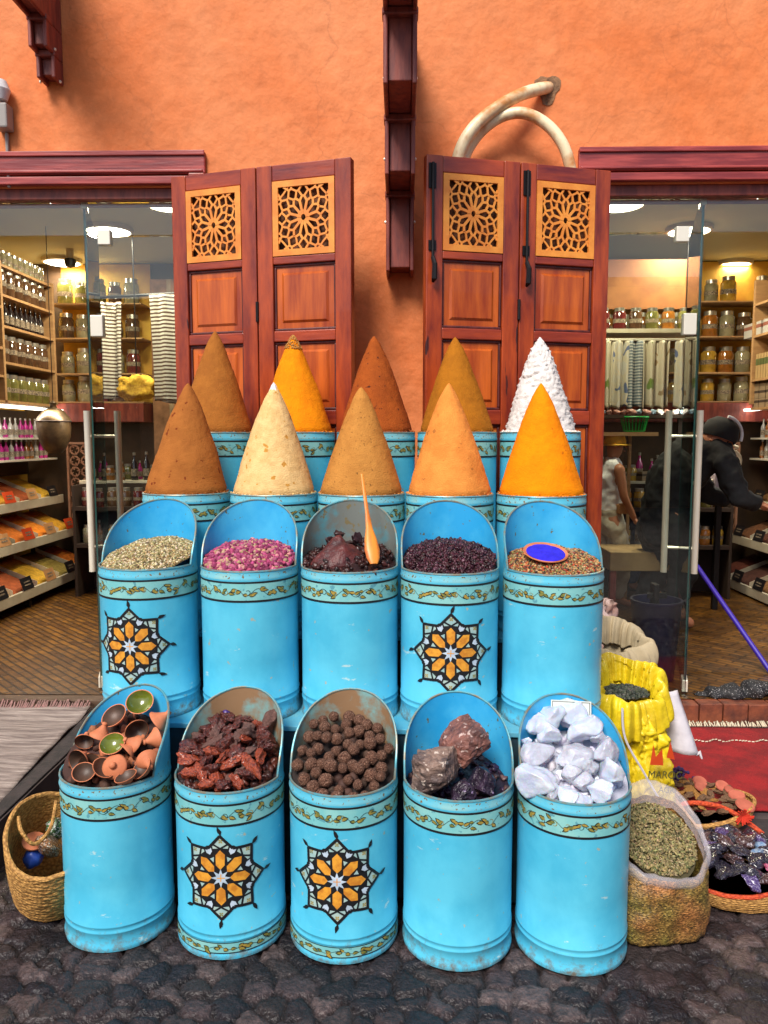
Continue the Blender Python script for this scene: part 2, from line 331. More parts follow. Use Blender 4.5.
# ground: one big sheet with a patch of real cobbles in front
b = MB(); b.add([(-150,-150,-.03),(150,-150,-.03),(150,150,-.03),(-150,150,-.03)], [(0,1,2,3)])
M['street'] = mat('street_paving', (.13, .11, .10), .8, (.08, .07, .06), 3, bump=.3)
struct(b.build('ground', M['street']))
def cobbles():
    x0, x1, y0, y1, st = -2.3, 2.3, 1.25, 3.2, .0105
    nx, ny = int((x1-x0)/st), int((y1-y0)/st)
    xs = np.linspace(x0, x1, nx); ys = np.linspace(y0, y1, ny); X, Y = np.meshgrid(xs, ys)
    rs = np.random.RandomState(3); seeds = []
    r = 0; yy = y0-.2
    while yy < y1+.2:
        xx = x0-.2+(r % 2)*.05
        while xx < x1+.2:
            seeds.append((xx+rs.uniform(-.034, .034), yy+rs.uniform(-.026, .026)+.05*math.sin(xx*2.1))); xx += rs.uniform(.075, .11)
        yy += .072; r += 1
    S = np.array(seeds); tint = rs.rand(len(S)); hgt = rs.uniform(-.006, 0, len(S)); tx = rs.uniform(-.08, .08, (len(S), 2))
    wx = np.array([noise.noise(Vector((a*13, c*13, 9))) for a, c in zip(X.ravel(), Y.ravel())]).reshape(X.shape)*.022; wy = np.array([noise.noise(Vector((a*13, c*13, 19))) for a, c in zip(X.ravel(), Y.ravel())]).reshape(X.shape)*.022
    X0, Yo = X, Y; X = X+wx; Y = Y+wy
    F1 = np.full(X.shape, 9.); F2 = np.full(X.shape, 9.); I = np.zeros(X.shape, int)
    for i, (sx, sy) in enumerate(S):
        ix0 = max(0, int((sx-.2-x0)/st)); ix1 = min(nx, int((sx+.2-x0)/st)); iy0 = max(0, int((sy-.2-y0)/st)); iy1 = min(ny, int((sy+.2-y0)/st))
        if ix1 <= ix0 or iy1 <= iy0: continue
        sl = (slice(iy0, iy1), slice(ix0, ix1)); dx = np.abs(X[sl]-sx); dy = np.abs(Y[sl]-sy)*1.15
        d = (dx**3+dy**3)**(1/3); f1 = F1[sl]; f2 = F2[sl]; c = d < f1
        f2n = np.where(c, f1, np.minimum(f2, d)); F2[sl] = f2n; F1[sl] = np.where(c, d, f1); I[sl] = np.where(c, i, I[sl])
    e = np.clip((F2-F1)/.016, 0, 1); e = e*e*(3-2*e)
    Z = -.024+e*.022+hgt[I]*e+(tx[I, 0]*(X-S[I, 0])+tx[I, 1]*(Y-S[I, 1]))*e
    fx = np.array([noise.noise(Vector((a*22, c*22, 0)))*.0024+noise.noise(Vector((a*70, c*70, 5)))*.0020 for a, c in zip(X.ravel(), Y.ravel())])
    Z = Z+fx.reshape(Z.shape)
    X, Y = X0, Yo
    v = np.stack([X, Y, Z], -1).reshape(-1, 3)
    k = np.arange(nx*ny).reshape(ny, nx); f = np.stack([k[:-1, :-1], k[:-1, 1:], k[1:, 1:], k[1:, :-1]], -1).reshape(-1, 4)
    me = bpy.data.meshes.new('cobbles'); me.from_pydata(v.tolist(), [], f.tolist()); me.polygons.foreach_set('use_smooth', [True]*len(f))
    t = tint[I].ravel(); m = (e.ravel()*.85+.15)
    pal = np.array([(.021, .016, .018), (.042, .030, .031), (.013, .011, .014), (.030, .023, .023), (.072, .052, .050)])
    col = pal[(t*4.999).astype(int)]*(.8+.5*rs.rand(len(S))[I].ravel()[:, None]); dirt = np.array([.012, .010, .010]); col = dirt+(col-dirt)*m[:, None]
    ca = me.color_attributes.new('tint', 'FLOAT_COLOR', 'POINT'); ca.data.foreach_set('color', np.hstack([col, np.ones((len(col), 1))]).astype(np.float32).ravel())
    me.materials.append(mat_attr('cobble_stone', .5, .7, 90, mottle=True)); me.update()
    o = bpy.data.objects.new('cobbled_pavement', me); C.objects.link(o); return struct(o)
cobbles()
# raised pavements before both shops, with a kerb edge
M['apron'] = mat('worn_pavement', (.055, .042, .042), .8, (.09, .065, .06), 9, bump=.4)
slab('pavement', -5, -1.385, 2.25, 3.64, -.02, .160, M['apron'])
slab('pavement', .93, 5, 2.72, 3.64, -.02, .095, M['apron'])
slab('pavement', -1.38, .925, 3.2, 3.64, -.02, .03, M['apron'])
# threshold steps: dark boards at the left, bricks at the right
b = MB(); b.box(-5, OL+.02, 3.645, 3.74, 0, FZ-.004); struct(b.build('wooden_sill', mat('dark_sill_board', (.075, .040, .022), .6, (.12, .07, .04), 5, stretch=(1, 6, 6), bump=.2), bevel=.004))
b = MB()
for side in ((OR_-.05, 5),):
    x = side[0]
    while x < side[1]:
        w = .12+rnd.uniform(-.01, .01); b.box(x, min(x+w, side[1])-.006, 3.645+rnd.uniform(0, .006), 3.74, .0, FZ-.004+rnd.uniform(-.003, .003)); x += w
struct(b.build('brick_step', M['step_brick'], bevel=.004))
b = MB(); b.add([(-6,3.72,FZ),(6,3.72,FZ),(6,7.5,FZ),(-6,7.5,FZ)], [(0,1,2,3)]); struct(b.build('shop_floor', M['floor']))
# facade wall with two openings
b = MB()
b.box(OL, OR_, WY, WY+.25, 0, OT)
b.box(-6, 6, WY, WY+.25, OT, 5.2)
b.box(-6, -4.2, WY, WY+.25, 0, OT); b.box(4.2, 6, WY, WY+.25, 0, OT)
tag(struct(b.build('facade_wall', M['wall'])), None)
# interior shell
CZ = 3.06
slab('shop_ceiling', -6, 6, WY+.26, 7.4, CZ, CZ+.1, M['ceiling'])
b = MB(); b.box(-3.7, -.1, 7.15, 7.3, FZ, CZ-.002); struct(b.build('back_wall', M['brown_wall']))
b = MB(); b.box(.1, 3.7, 7.15, 7.3, FZ, CZ-.002); struct(b.build('back_wall', M['brown_wall']))
slab('side_wall', -3.72, -3.5, WY+.26, 7.15, FZ, CZ-.002, M['yellow_wall'])
slab('side_wall', 3.5, 3.72, WY+.26, 7.15, FZ, CZ-.002, M['yellow_wall'])
slab('partition_wall', -.1, .1, WY+.26, 7.3, FZ, CZ-.002, M['brown_wall'])
# wall above head inside keeps the ceiling cove
# door surrounds
def surround(label, x0, x1, px):
    t = thing('door_surround', label, 'door frame', (0, 0, 0))
    b = MB(); b.box(x0, x1, WY-.024, WY+.02, 2.70, 2.80); b.build('lintel', M['wood_plum'], t, bevel=.006)
    b = MB(); b.box(x0, x1, WY-.034, WY-.026, 2.780, 2.803); b.box(x0+.01, x1-.01, WY-.034, WY-.0255, 2.705, 2.718); b.box(x0+.01, x1-.01, WY-.03, WY+.06, 2.655, 2.69)
    b.build('moulding', M['wood_plum'], t, bevel=.004)
    b = MB(); b.box(x0+.02, x1-.02, WY+.02, WY+.16, 2.60, 2.652); b.build('inner_head', M['wood_dark'], t, bevel=.004)
    jx = x1-.075 if x0 < 0 else x0
    b = MB(); b.box(jx, jx+.075, WY-.043, WY+.1, FZ, 2.698); b.build('jamb', M['wood_redh'], t, bevel=.005)
surround('plum stained wooden door frame over the left shop entrance', -4.2, -.905, 0)
surround('plum stained wooden door frame over the right shop entrance', .815, 4.2, 0)
# ---------------------------------------------------------------- opposite side of the street (seen only as reflection)
def opposite():
    spec = [(-14, -5, 4.2, (.50, .24, .13), 'low salmon building with arched shopfronts across the street'),
            (-4.8, 3.8, 3.7, (.55, .30, .17), 'low ochre building with awnings across the street'),
            (4, 14, 4.6, (.46, .20, .11), 'taller terracotta building across the street')]
    for x0, x1, h, c, lab in spec:
        t = thing('street_building', lab, 'building', ((x0+x1)/2, -9, 0)); w = x1-x0
        m = mat('opposite_plaster', c, .8, tuple(k*.8 for k in c), 1.5, bump=.2)
        b = MB(); b.box(-w/2, w/2, -3, 0, -.02, h); b.build('wall', m, t)
        b = MB(); b.box(-w/2, w/2, -.2, .12, h, h+.18); b.build('parapet', M['wood_dark'], t)
        for k in range(3):
            cx = -w/2+w*(k+.5)/3
            b = MB(); b.box(cx-.9, cx+.9, .002, .05, 0, 2.3); b.build('shopfront', M['recess'], t)
            b = MB(); b.add([(cx-1.1,.05,2.6),(cx+1.1,.05,2.6),(cx+1.1,1.1,2.2),(cx-1.1,1.1,2.2)], [(0,1,2,3)])
            o = b.build('awning', M['cream_cloth'], t); s = o.modifiers.new('solid', 'SOLIDIFY'); s.thickness = .02
opposite()

# ================================================================ GLASS FRONTS
def glassfront(side):
    s = -1 if side == 'left' else 1
    e = OL if s < 0 else OR_
    # fixed side pane and transom
    lim = -1.515 if s < 0 else 1.425
    xa, xb = sorted((e, lim))
    o = MB(); o.box(xa, xb, WY+.06, WY+.07, FZ+.003, 2.44); p = o.build('shop_window', M['glass_side']); tag(p, f'tall fixed glass side pane of the {side} shop beside the wooden shutter', 'glass pane')
    xa, xb = sorted((e, 4.2*s)); o = MB(); o.box(xa, xb, WY+.06, WY+.07, 2.447, 2.597); tag(o.build('transom_window', M['glass_side']), f'glass transom strip above the {side} shop entrance', 'glass pane')
    # opened door leaf
    hx, fx = lim+.01*s, (-1.80 if s < 0 else 1.69)
    t = thing('glass_door', f'open frameless glass door with long steel handles, {side} shop', 'door', (hx, WY+.10, FZ+.01))
    d = Vector((fx-hx, .86, 0)); L = d.length; a = math.atan2(d.y, d.x); t.rotation_euler = (0, 0, a)
    o = MB(); o.box(.002, L-.002, -.005, .005, 0, 2.43); o.build('pane', M['glass'], t)
    o = MB(); o.box(0, .002, -.006, .006, 0, 2.43); o.box(L-.002, L, -.006, .006, 0, 2.43); o.build('pane_edge', M['glass_edge'], t)
    for sy in (-1, 1):
        o = MB(); xx = L-.10
        o.tube([(xx, sy*.085, .47), (xx, sy*.085, 1.43)], .019, 14, 0); h = o.build('handle', M['chrome'], t, smooth=True)
        o = MB()
        for z in (.62, 1.28): o.tube([(xx, sy*.006, z), (xx, sy*.085, z)], .009, 8)
        o.build('standoff', M['chrome'], h, smooth=True)
    o = MB()
    for z in (.0, 2.37): o.box(-.01, .09, -.014, .014, z, z+.06)
    o.build('patch_fitting', M['chrome'], t, bevel=.003)
    # clip on the fixed pane
    for z in (1.97, ):
        xc = lim-.05*s
        o = MB(); o.box(xc-.03, xc+.03, WY+.045, WY+.085, z+.0, z+.10); tag(o.build('steel_clip', M['chrome'], bevel=.003), f'square steel clip halfway up the {side} shop\'s fixed glass', 'glass clip')
        o = MB(); o.box(xc-.05*s-.03, xc-.05*s+.03, WY+.045, WY+.085, 2.40, 2.47); tag(o.build('steel_clip', M['chrome'], bevel=.003), f'square steel clip under the {side} shop\'s transom glass', 'glass clip')
glassfront('left'); glassfront('right')
# ================================================================ WALL PIECES
# stepped wooden awning brackets
def bracket(label, x, w, steps, zt, mt, y_wall=WY):
    """steps: (Y front, z bottom, z top) from the lowest block up"""
    t = thing('wooden_bracket', label, 'bracket', (x, y_wall, steps[0][1])); s_ = 0
    z0 = steps[0][1]
    for i, (Y, a, c) in enumerate(steps):
        b = MB(); b.box(-w/2+.018, w/2-.018, Y-y_wall+.012, -.001, a-z0, c-z0-.001); b.build('block', mt, t, bevel=.004)
        for s in (-1, 1): b = MB(); b.box(s*w/2-(.017 if s > 0 else 0), s*w/2+(.017 if s < 0 else 0), Y-y_wall-.014, -.001, a-z0-.02, c-z0-.0205); b.build('side_cheek', mt, t, bevel=.005)
    # moulded noses under each step
    for (Y, a, c) in steps:
        b = MB(); b.box(-w/2-.004, w/2+.004, Y-y_wall-.018, Y-y_wall+.05, c-z0-.03, c-z0-.002); b.build('nosing', mt, t, bevel=.006)
    b = MB()
    for (Y, a, c) in steps:
        for s in (-1, 1): b.lathe([(.0, 0), (.007, 0), (.006, .006), (0, .008)], 8, 0, Matrix.Translation((s*(w/2+.001), (Y-y_wall)*.6, c-z0-.12)) @ Matrix.Rotation(s*PI/2, 4, 'Y'))
    b.build('bolt', M['chrome'], t)
bracket('tall stepped dark wooden bracket on the wall between the two pairs of shutters', -.003, .125,
        [(3.56, 2.25, 2.58), (3.29, 2.58, 2.80), (2.98, 2.80, 3.05), (2.68, 3.05, 3.3)], 3.3, M['wood_dark'])
p = W(47, 74, 3.62)
bracket('purplish stepped wooden bracket high at the upper left of the wall', p.x, .085,
        [(3.62, p.z, p.z+.10), (3.55, p.z+.10, p.z+.22), (3.30, p.z+.22, p.z+.42), (3.0, p.z+.42, p.z+.62), (2.75, p.z+.62, p.z+.8)], 0, M['wood_dark'])
# cream conduit loop from a hole in the wall
t = thing('conduit_pipe', 'looped cream plastic conduit coming out of a hole above the right shutters', 'pipe', (0, 0, 0))
def spline(pts, n=10):
    pts = [Vector(p) for p in pts]; out = []
    for i in range(len(pts)-1):
        p0 = pts[max(i-1, 0)]; p1 = pts[i]; p2 = pts[i+1]; p3 = pts[min(i+2, len(pts)-1)]
        for k in range(n):
            u = k/n; out.append(.5*((2*p1)+(-p0+p2)*u+(2*p0-5*p1+4*p2-p3)*u*u+(-p0+3*p1-3*p2+p3)*u**3))
    return out+[pts[-1]]
b = MB(); b.tube(spline([W(551,90,3.78), W(545,88,3.68), W(520,95,3.60), W(492,111,3.57), W(470,132,3.55), W(458,158,3.55), W(456,190,3.55), W(464,215,3.55)]), .027, 12); b.build('tube', M['hose'], t, smooth=True)
b = MB(); b.tube(spline([W(468,215,3.62), W(462,170,3.62), W(474,140,3.62), W(497,119,3.60), W(522,113,3.58), W(546,124,3.57), W(563,145,3.56), W(571,172,3.57), W(574,205,3.60)]), .025, 12); b.build('tube', M['hose'], t, smooth=True)
q = W(548, 89, WY-.004); b = MB()
vs = [(0,0,0)]; n = 26
for i in range(n): a = 2*PI*i/n; rr = .055+.012*math.sin(3*a)+rnd.uniform(-.004, .004); vs.append((rr*math.cos(a), 0, rr*1.15*math.sin(a)))
b.add(vs, [(0, (i+1) % n+1, i+1) for i in range(n)]); o = b.build('rough_hole', mat('broken_plaster', (.16, .09, .05), .95, (.30, .16, .08), 30, bump=1, bscale=60), t); o.location = q
# small lamp clipped at the far left of the wall
p = W(0, 90, WY-.05); t = thing('wall_lamp', 'small round white lamp on a grey bracket at the wall\'s left edge', 'lamp', p)
b = MB(); b.lathe([(0, -.05), (.03, -.045), (.045, 0), (.03, .04), (0, .045)], 20); b.build('globe', M['white_cloth'], t, smooth=True)
b = MB(); b.box(-.03, .035, -.02, .05, -.17, -.06); b.box(-.005, .01, .03, .05, -.42, -.17); b.build('holder', mat('grey_metal', (.3, .27, .25), .5), t, bevel=.008)
# ================================================================ SHUTTERS
def clip_rect(p, q, a, c):
    (x0, y0), (x1, y1) = p, q; t0, t1 = 0., 1.; dx, dy = x1-x0, y1-y0
    for pp, qq in ((-dx, x0+a), (dx, a-x0), (-dy, y0+c), (dy, c-y0)):
        if abs(pp) < 1e-12:
            if qq < 0: return None
        else:
            r = qq/pp
            if pp < 0: t0 = max(t0, r)
            else: t1 = min(t1, r)
    if t0 >= t1: return None
    return (x0+t0*dx, y0+t0*dy), (x0+t1*dx, y0+t1*dy)
def lattice_mesh(w, h):
    """orange pierced rosette panel, centred at 0,0 in x,z with its face to -Y"""
    b = MB(); fw = .026
    b.box(-w/2, w/2, -.012, 0, -h/2, -h/2+fw); b.box(-w/2, w/2, -.012, 0, h/2-fw, h/2)
    b.box(-w/2, -w/2+fw, -.012, 0, -h/2+fw, h/2-fw); b.box(w/2-fw, w/2, -.012, 0, -h/2+fw, h/2-fw)
    a, c = w/2-fw, h/2-fw
    cnt = [0]
    def bar(p, q, wd=.0052):
        wd *= 1.28
        r = clip_rect(p, q, a, c)
        if not r: return
        (x0, z0), (x1, z1) = r; d = Vector((x1-x0, z1-z0)); L = d.length
        if L < .002: return
        d /= L; n = Vector((-d.y, d.x))*wd/2; cnt[0] += 1; y = -.007-.00008*cnt[0] % .0025
        P = [(x0+n.x, z0+n.y), (x0-n.x, z0-n.y), (x1-n.x, z1-n.y), (x1+n.x, z1+n.y)]
        b.add([(u, y, v) for u, v in P]+[(u, -.001, v) for u, v in P], [(0,1,2,3),(0,4,5,1),(1,5,6,2),(2,6,7,3),(3,7,4,0)])
    N = 12
    def P(r, k): an = 2*PI*k/N; return (a*r*math.sin(an), c*r*math.cos(an))
    for k in range(N):
        bar(P(.15, k), P(.15, k+1), .010); bar(P(.22, k), P(.22, k+1), .006)
        bar(P(.16, k+.5), P(.56, k+.5), .0085)
        bar(P(.54, k+.5), P(.68, k+.12), .0075); bar(P(.54, k+.5), P(.68, k+.88), .0075)
        bar(P(.68, k+.12), P(.68, k-.12), .0075)
        bar(P(.68, k+.12), P(.88, k+.42), .0065); bar(P(.68, k-.12), P(.88, k-.42), .0065)
        bar(P(.88, k+.42), P(.88, k+.58), .0065); bar(P(.88, k+.42), P(1.04, k+.1), .0065); bar(P(.88, k-.42), P(1.04, k-.1), .0065)
        bar(P(1.04, k+.1), P(1.04, k-.1), .0065); bar(P(1.04, k+.1), P(1.35, k+.32), .0065); bar(P(1.04, k-.1), P(1.35, k-.32), .0065)
    for sx in (-1, 1):
        for sz in (-1, 1):
            X, Z = sx*a, sz*c
            bar((X*.60, Z), (X*.78, Z*.80), .006); bar((X, Z*.60), (X*.78, Z*.80), .006)
    return b
def leaf(label, p0, p1, n_label, bolt=False, hinge=True):
    (x0, y0), (x1, y1) = p0, p1
    w = math.hypot(x1-x0, y1-y0); a = math.atan2(y1-y0, x1-x0); H = 2.645-FZ-.01
    t = thing('shutter_door', label, 'shutter door', (x0, y0, FZ+.01), a, 'tall wooden shutter doors folded against the wall')
    sw = .072; T = .045; w -= .004
    zs = [(0, .11), (.38, .45), (.80, .87), (1.33, 1.392), (1.69, 1.736), (2.02, 2.052), (2.368, H)]
    b = MB(); b.box(0, sw, -T, 0, 0, H); b.box(w-sw, w, -T, 0, 0, H); b.build('stile', M['wood_red'], t, bevel=.004)
    b = MB()
    for z0, z1 in zs: b.box(sw+.0005, w-sw-.0005, -T+.002, -.002, z0, z1)
    b.build('rail', M['wood_redh'], t, bevel=.004)
    b = MB()
    for (q0, q1) in zip(zs[:-1], zs[1:]):
        za, zb = q0[1], q1[0]
        if za > 2.0: continue
        m = .012
        for (xa, xb, z0, z1) in ((sw, w-sw, za, za+m), (sw, w-sw, zb-m, zb), (sw, sw+m, za+m, zb-m), (w-sw-m, w-sw, za+m, zb-m)): b.box(xa+.001, xb-.001, -T+.012, -.008, z0, z1)
    b.build('moulding', M['wood_groove'], t, bevel=.004)
    for (q0, q1) in zip(zs[:-1], zs[1:]):
        za, zb = q0[1]+.012, q1[0]-.012
        if za > 2.0: continue
        b = MB(); xa, xb = sw+.012, w-sw-.012; b.box(xa, xb, -.026, -.012, za, zb)
        i1, i2 = .024, .034
        A = [(xa+i1, -.0265, za+i1), (xb-i1, -.0265, za+i1), (xb-i1, -.0265, zb-i1), (xa+i1, -.0265, zb-i1)]
        B = [(xa+i2, -.034, za+i2), (xb-i2, -.034, za+i2), (xb-i2, -.034, zb-i2), (xa+i2, -.034, zb-i2)]
        b.add(A+B, [(4,5,6,7),(0,1,5,4),(1,2,6,5),(2,3,7,6),(3,0,4,7)]); b.build('raised_panel', [M['wood_panel']], t)
    za, zb = 2.052, 2.368
    b = MB(); b.box(sw, w-sw, -.016, -.006, za, zb); b.build('recess_board', M['lrecess'], t)
    o = lattice_mesh(w-2*sw-.004, zb-za-.004).build('lattice_panel', M['lattice'], t, loc=(w/2, -.0335, (za+zb)/2))
    if hinge:
        b = MB()
        for z in (.6, 1.78): b.tube([(w+.002, -T-.003, z), (w+.002, -T-.003, z+.085)], .007, 8)
        b.build('hinge', M['iron'], t)
    if bolt:
        b = MB(); xb = sw*.35; b.tube([(xb, -T-.012, 2.02), (xb, -T-.012, 2.40)], .006, 8); b.box(xb-.016, xb+.016, -T-.006, -T, 2.05, 2.09); b.box(xb-.016, xb+.016, -T-.006, -T, 2.30, 2.40)
        b.tube([(xb, -T-.013, 2.02), (xb+.004, -T-.03, 1.99), (xb+.002, -T-.03, 1.93), (xb, -T-.015, 1.92)], [.009, .011, .012, .006], 8); b.build('bolt', M['iron'], t)
    return t
leaf('wooden shutter leaf nearest the left shop entrance, orange lattice panel', (-1.018, 3.60), (-.612, 3.475), 0)
leaf('wooden shutter leaf behind the orange turmeric cone, closest to the left side of the middle bracket', (-.612, 3.475), (-.192, 3.36), 0, hinge=False)
leaf('wooden shutter leaf just right of the middle bracket, with black bolt', (.095, 3.335), (.500, 3.44), 0, bolt=True)
leaf('wooden shutter leaf behind the white cone, beside the right shop entrance', (.500, 3.44), (.912, 3.555), 0, bolt=True, hinge=False)
# ================================================================ STEPPED STAND AND TINS
RT = .1595
t = thing('display_stand', 'stepped wooden stand painted light blue that carries the upper rows of tins', 'stand', (-.16, 2.366, 0), -.053)
M['stand_shade'] = mat('shade_dark_stand_boards', (.010, .030, .045), .7, (.02, .05, .065), 6, bump=.1); M['stand'] = mat('stand_paint', (.05, .36, .55), .6, (.14, .40, .48), 6, bump=.1)  # boards coloured near-black in place of the shade between the front tins
for nm, ya, yb, z, xa, xb in (('lower_step', 0, .321, .57, -.80, .80), ('middle_step', .322, .643, .785, -.80, .80), ('top_step', .644, .93, 1.01, -.80, .80)):
    b = MB(); b.box(xa, xb, ya, yb, 0 if ya == 0 else 0.001, z-.02); o = b.build(nm, M['stand_shade'], t, bevel=.003)
    b = MB(); b.box(xa-.006, xb+.006, ya-.008, yb-.001, z-.0195, z-.002); b.build('tread', M['stand'], o, bevel=.003)

HL, HB = .492, .695
def top_h(phi):              # phi measured from the back of the tin
    c = max(0, (math.cos(phi)+.12)/1.12)
    return HL+(HB-HL)*c**.62
def tin_body(scoop):
    b = MB(); n = 96; prof = []
    for z, r in ((0, RT+.002), (.006, RT+.003), (.014, RT+.003), (.018, RT), (.052, RT), (.055, RT+.0022), (.058, RT+.0022), (.061, RT), (.070, RT), (.073, RT+.0022), (.076, RT+.0022), (.079, RT), (.2, RT), (.3, RT), (.396, RT), (.462, RT), (.468, RT+.0025), (.474, RT+.0005), (.486, RT)): prof.append((r, z))
    vs = []; fs = []
    for r, z in prof:
        for i in range(n): a = 2*PI*i/n; vs.append((r*math.cos(a), r*math.sin(a), z))
    K = 6 if scoop else 1
    for k in range(1, K+1):
        for i in range(n):
            a = 2*PI*i/n; h = top_h(a-PI/2) if scoop else HL; z = .486+(h-.486)*k/K
            vs.append((RT*math.cos(a), RT*math.sin(a), z))
    rows = len(prof)+K
    mi = []
    for j in range(rows-1):
        for i in range(n): i2 = (i+1) % n; fs.append((j*n+i, j*n+i2, (j+1)*n+i2, (j+1)*n+i)); mi.append(2 if j >= len(prof)-3 and j < len(prof) else 0)
    o = len(vs); ri = RT-.003
    for k in range(0, 9):
        for i in range(n):
            a = 2*PI*i/n; h = top_h(a-PI/2) if scoop else HL; z = h+(.30-h)*k/8
            vs.append((ri*math.cos(a), ri*math.sin(a), z))
    for i in range(n): i2 = (i+1) % n; fs.append(((rows-1)*n+i, (rows-1)*n+i2, o+i2, o+i)); mi.append(0)
    for j in range(8):
        for i in range(n): i2 = (i+1) % n; fs.append((o+j*n+i, o+j*n+i2, o+(j+1)*n+i2, o+(j+1)*n+i)); mi.append(1)
    fs.append(tuple(o+8*n+i for i in range(n))); mi.append(1)
    fs.append(tuple(reversed(range(n)))); mi.append(0)
    b.v, b.f, b.m = vs, fs, mi
    return b
def tin_rim(scoop):
    b = MB(); pts = []
    for i in range(96):
        a = 2*PI*i/96; pts.append(((RT-.0015)*math.cos(a), (RT-.0015)*math.sin(a), (top_h(a-PI/2) if scoop else HL)+.001))
    b.tube(pts, .0036, 6, closed=True); return b
# flat painting bent round the tin: u = arc length (0 at the front), v = height
class Flat:
    def __init__(s): s.b = bmesh.new(); s.k = 0
    def poly(s, pts, layer, mi):
        vs = [s.b.verts.new((p[0], p[1], layer)) for p in pts]
        try: f = s.b.faces.new(vs); f.material_index = mi
        except ValueError: pass
    def strip(s, pts, w, layer, mi):
        s.k += 1; layer = layer+(s.k % 7)*.00004
        P = [Vector(p[:2]) for p in pts]; ws = w if isinstance(w, (list, tuple)) else [w]*len(P); L = []; Rr = []
        for i, p in enumerate(P):
            t = (P[min(i+1, len(P)-1)]-P[max(i-1, 0)]).normalized(); n = Vector((-t.y, t.x))*ws[i]/2; L.append(p+n); Rr.append(p-n)
        for i in range(len(P)-1): s.poly([L[i], Rr[i], Rr[i+1], L[i+1]], layer, mi)
    def wrap(s, name, mats, r=RT, parent=None):
        us = [v.co.x for v in s.b.verts]; u0, u1 = min(us), max(us); st = .0095; u = math.ceil(u0/st)*st+1e-5
        while u < u1:
            bmesh.ops.bisect_plane(s.b, geom=s.b.verts[:]+s.b.edges[:]+s.b.faces[:], plane_co=(u, 0, 0), plane_no=(1, 0, 0)); u += st
        for v in s.b.verts:
            a = v.co.x/r-PI/2; rr = r+v.co.z; v.co = Vector((rr*math.cos(a), rr*math.sin(a), v.co.y))
        me = bpy.data.meshes.new(name); s.b.to_mesh(me); s.b.free()
        for m in mats: me.materials.append(m)
        o = bpy.data.objects.new(name, me); C.objects.link(o); o.parent = parent
        return o
PM = [M['teal'], M['black'], M['gold'], M['star_fill'], M['orange_paint'], M['white_paint']]
Lc = PI*RT
def leafpts(x, y, ang, L, w):
    ca, sa = math.cos(ang), math.sin(ang); o = []
    for (a, b_) in ((0, 0), (.3, .5), (.65, .42), (1, 0), (.6, -.38), (.25, -.45)): o.append((x+ca*a*L-sa*b_*w, y+sa*a*L+ca*b_*w))
    return o
def vine(fl, za, zb, per, seed):
    r_ = random.Random(seed); zc = (za+zb)/2; A = (zb-za)*.22; n = int(round(2*Lc/per)); per = 2*Lc/n
    N = 24*n
    fl.strip([(-Lc+2*Lc*i/N, zc+A*math.sin(2*PI*n*i/N)) for i in range(N+1)], .0013, .0014, 1)
    for k in range(2*n):
        u = -Lc+(k+.5)*per/2; sg = 1 if k % 2 == 0 else -1; base = (u, zc+A*sg)
        # scroll curling back towards the middle of the band
        pts = []
        for j in range(13):
            th = j/12*3.9; rr = (zb-za)*.24*(1-j/15)
            pts.append((u+per*.02+rr*math.sin(th)*1.15, zc+sg*(A-(zb-za)*.24)+sg*rr*math.cos(th)))
        if r_.random() < .9: fl.strip(pts, [.0022-.0001*j for j in range(13)], .0015, 2 if k % 3 else 1)
        for j in range(3):
            a = r_.uniform(-.7, .7)+(PI if r_.random() < .4 else 0); x = u+r_.uniform(-.22, .22)*per; y = zc+A*sg*r_.uniform(-.3, 1)
            L = r_.uniform(.015, .024); w = r_.uniform(.008, .012)
            fl.poly(leafpts(x, y, a, L, w*1.25), .0016+.00003*(j+k % 3), 1); fl.poly(leafpts(x+.0006, y, a, L*.86, w*.8), .0020+.00003*j, 2)
def band(name, za, zb, seed, lw=.0066, per=.074):
    fl = Flat(); fl.poly([(-Lc, za), (Lc, za), (Lc, zb), (-Lc, zb)], .0007, 0)
    fl.poly([(-Lc, za), (Lc, za), (Lc, za+lw), (-Lc, za+lw)], .0013, 1); fl.poly([(-Lc, zb-lw*.9), (Lc, zb-lw*.9), (Lc, zb), (-Lc, zb)], .0013, 1)
    vine(fl, za+lw+.002, zb-lw-.002, per, seed); return fl
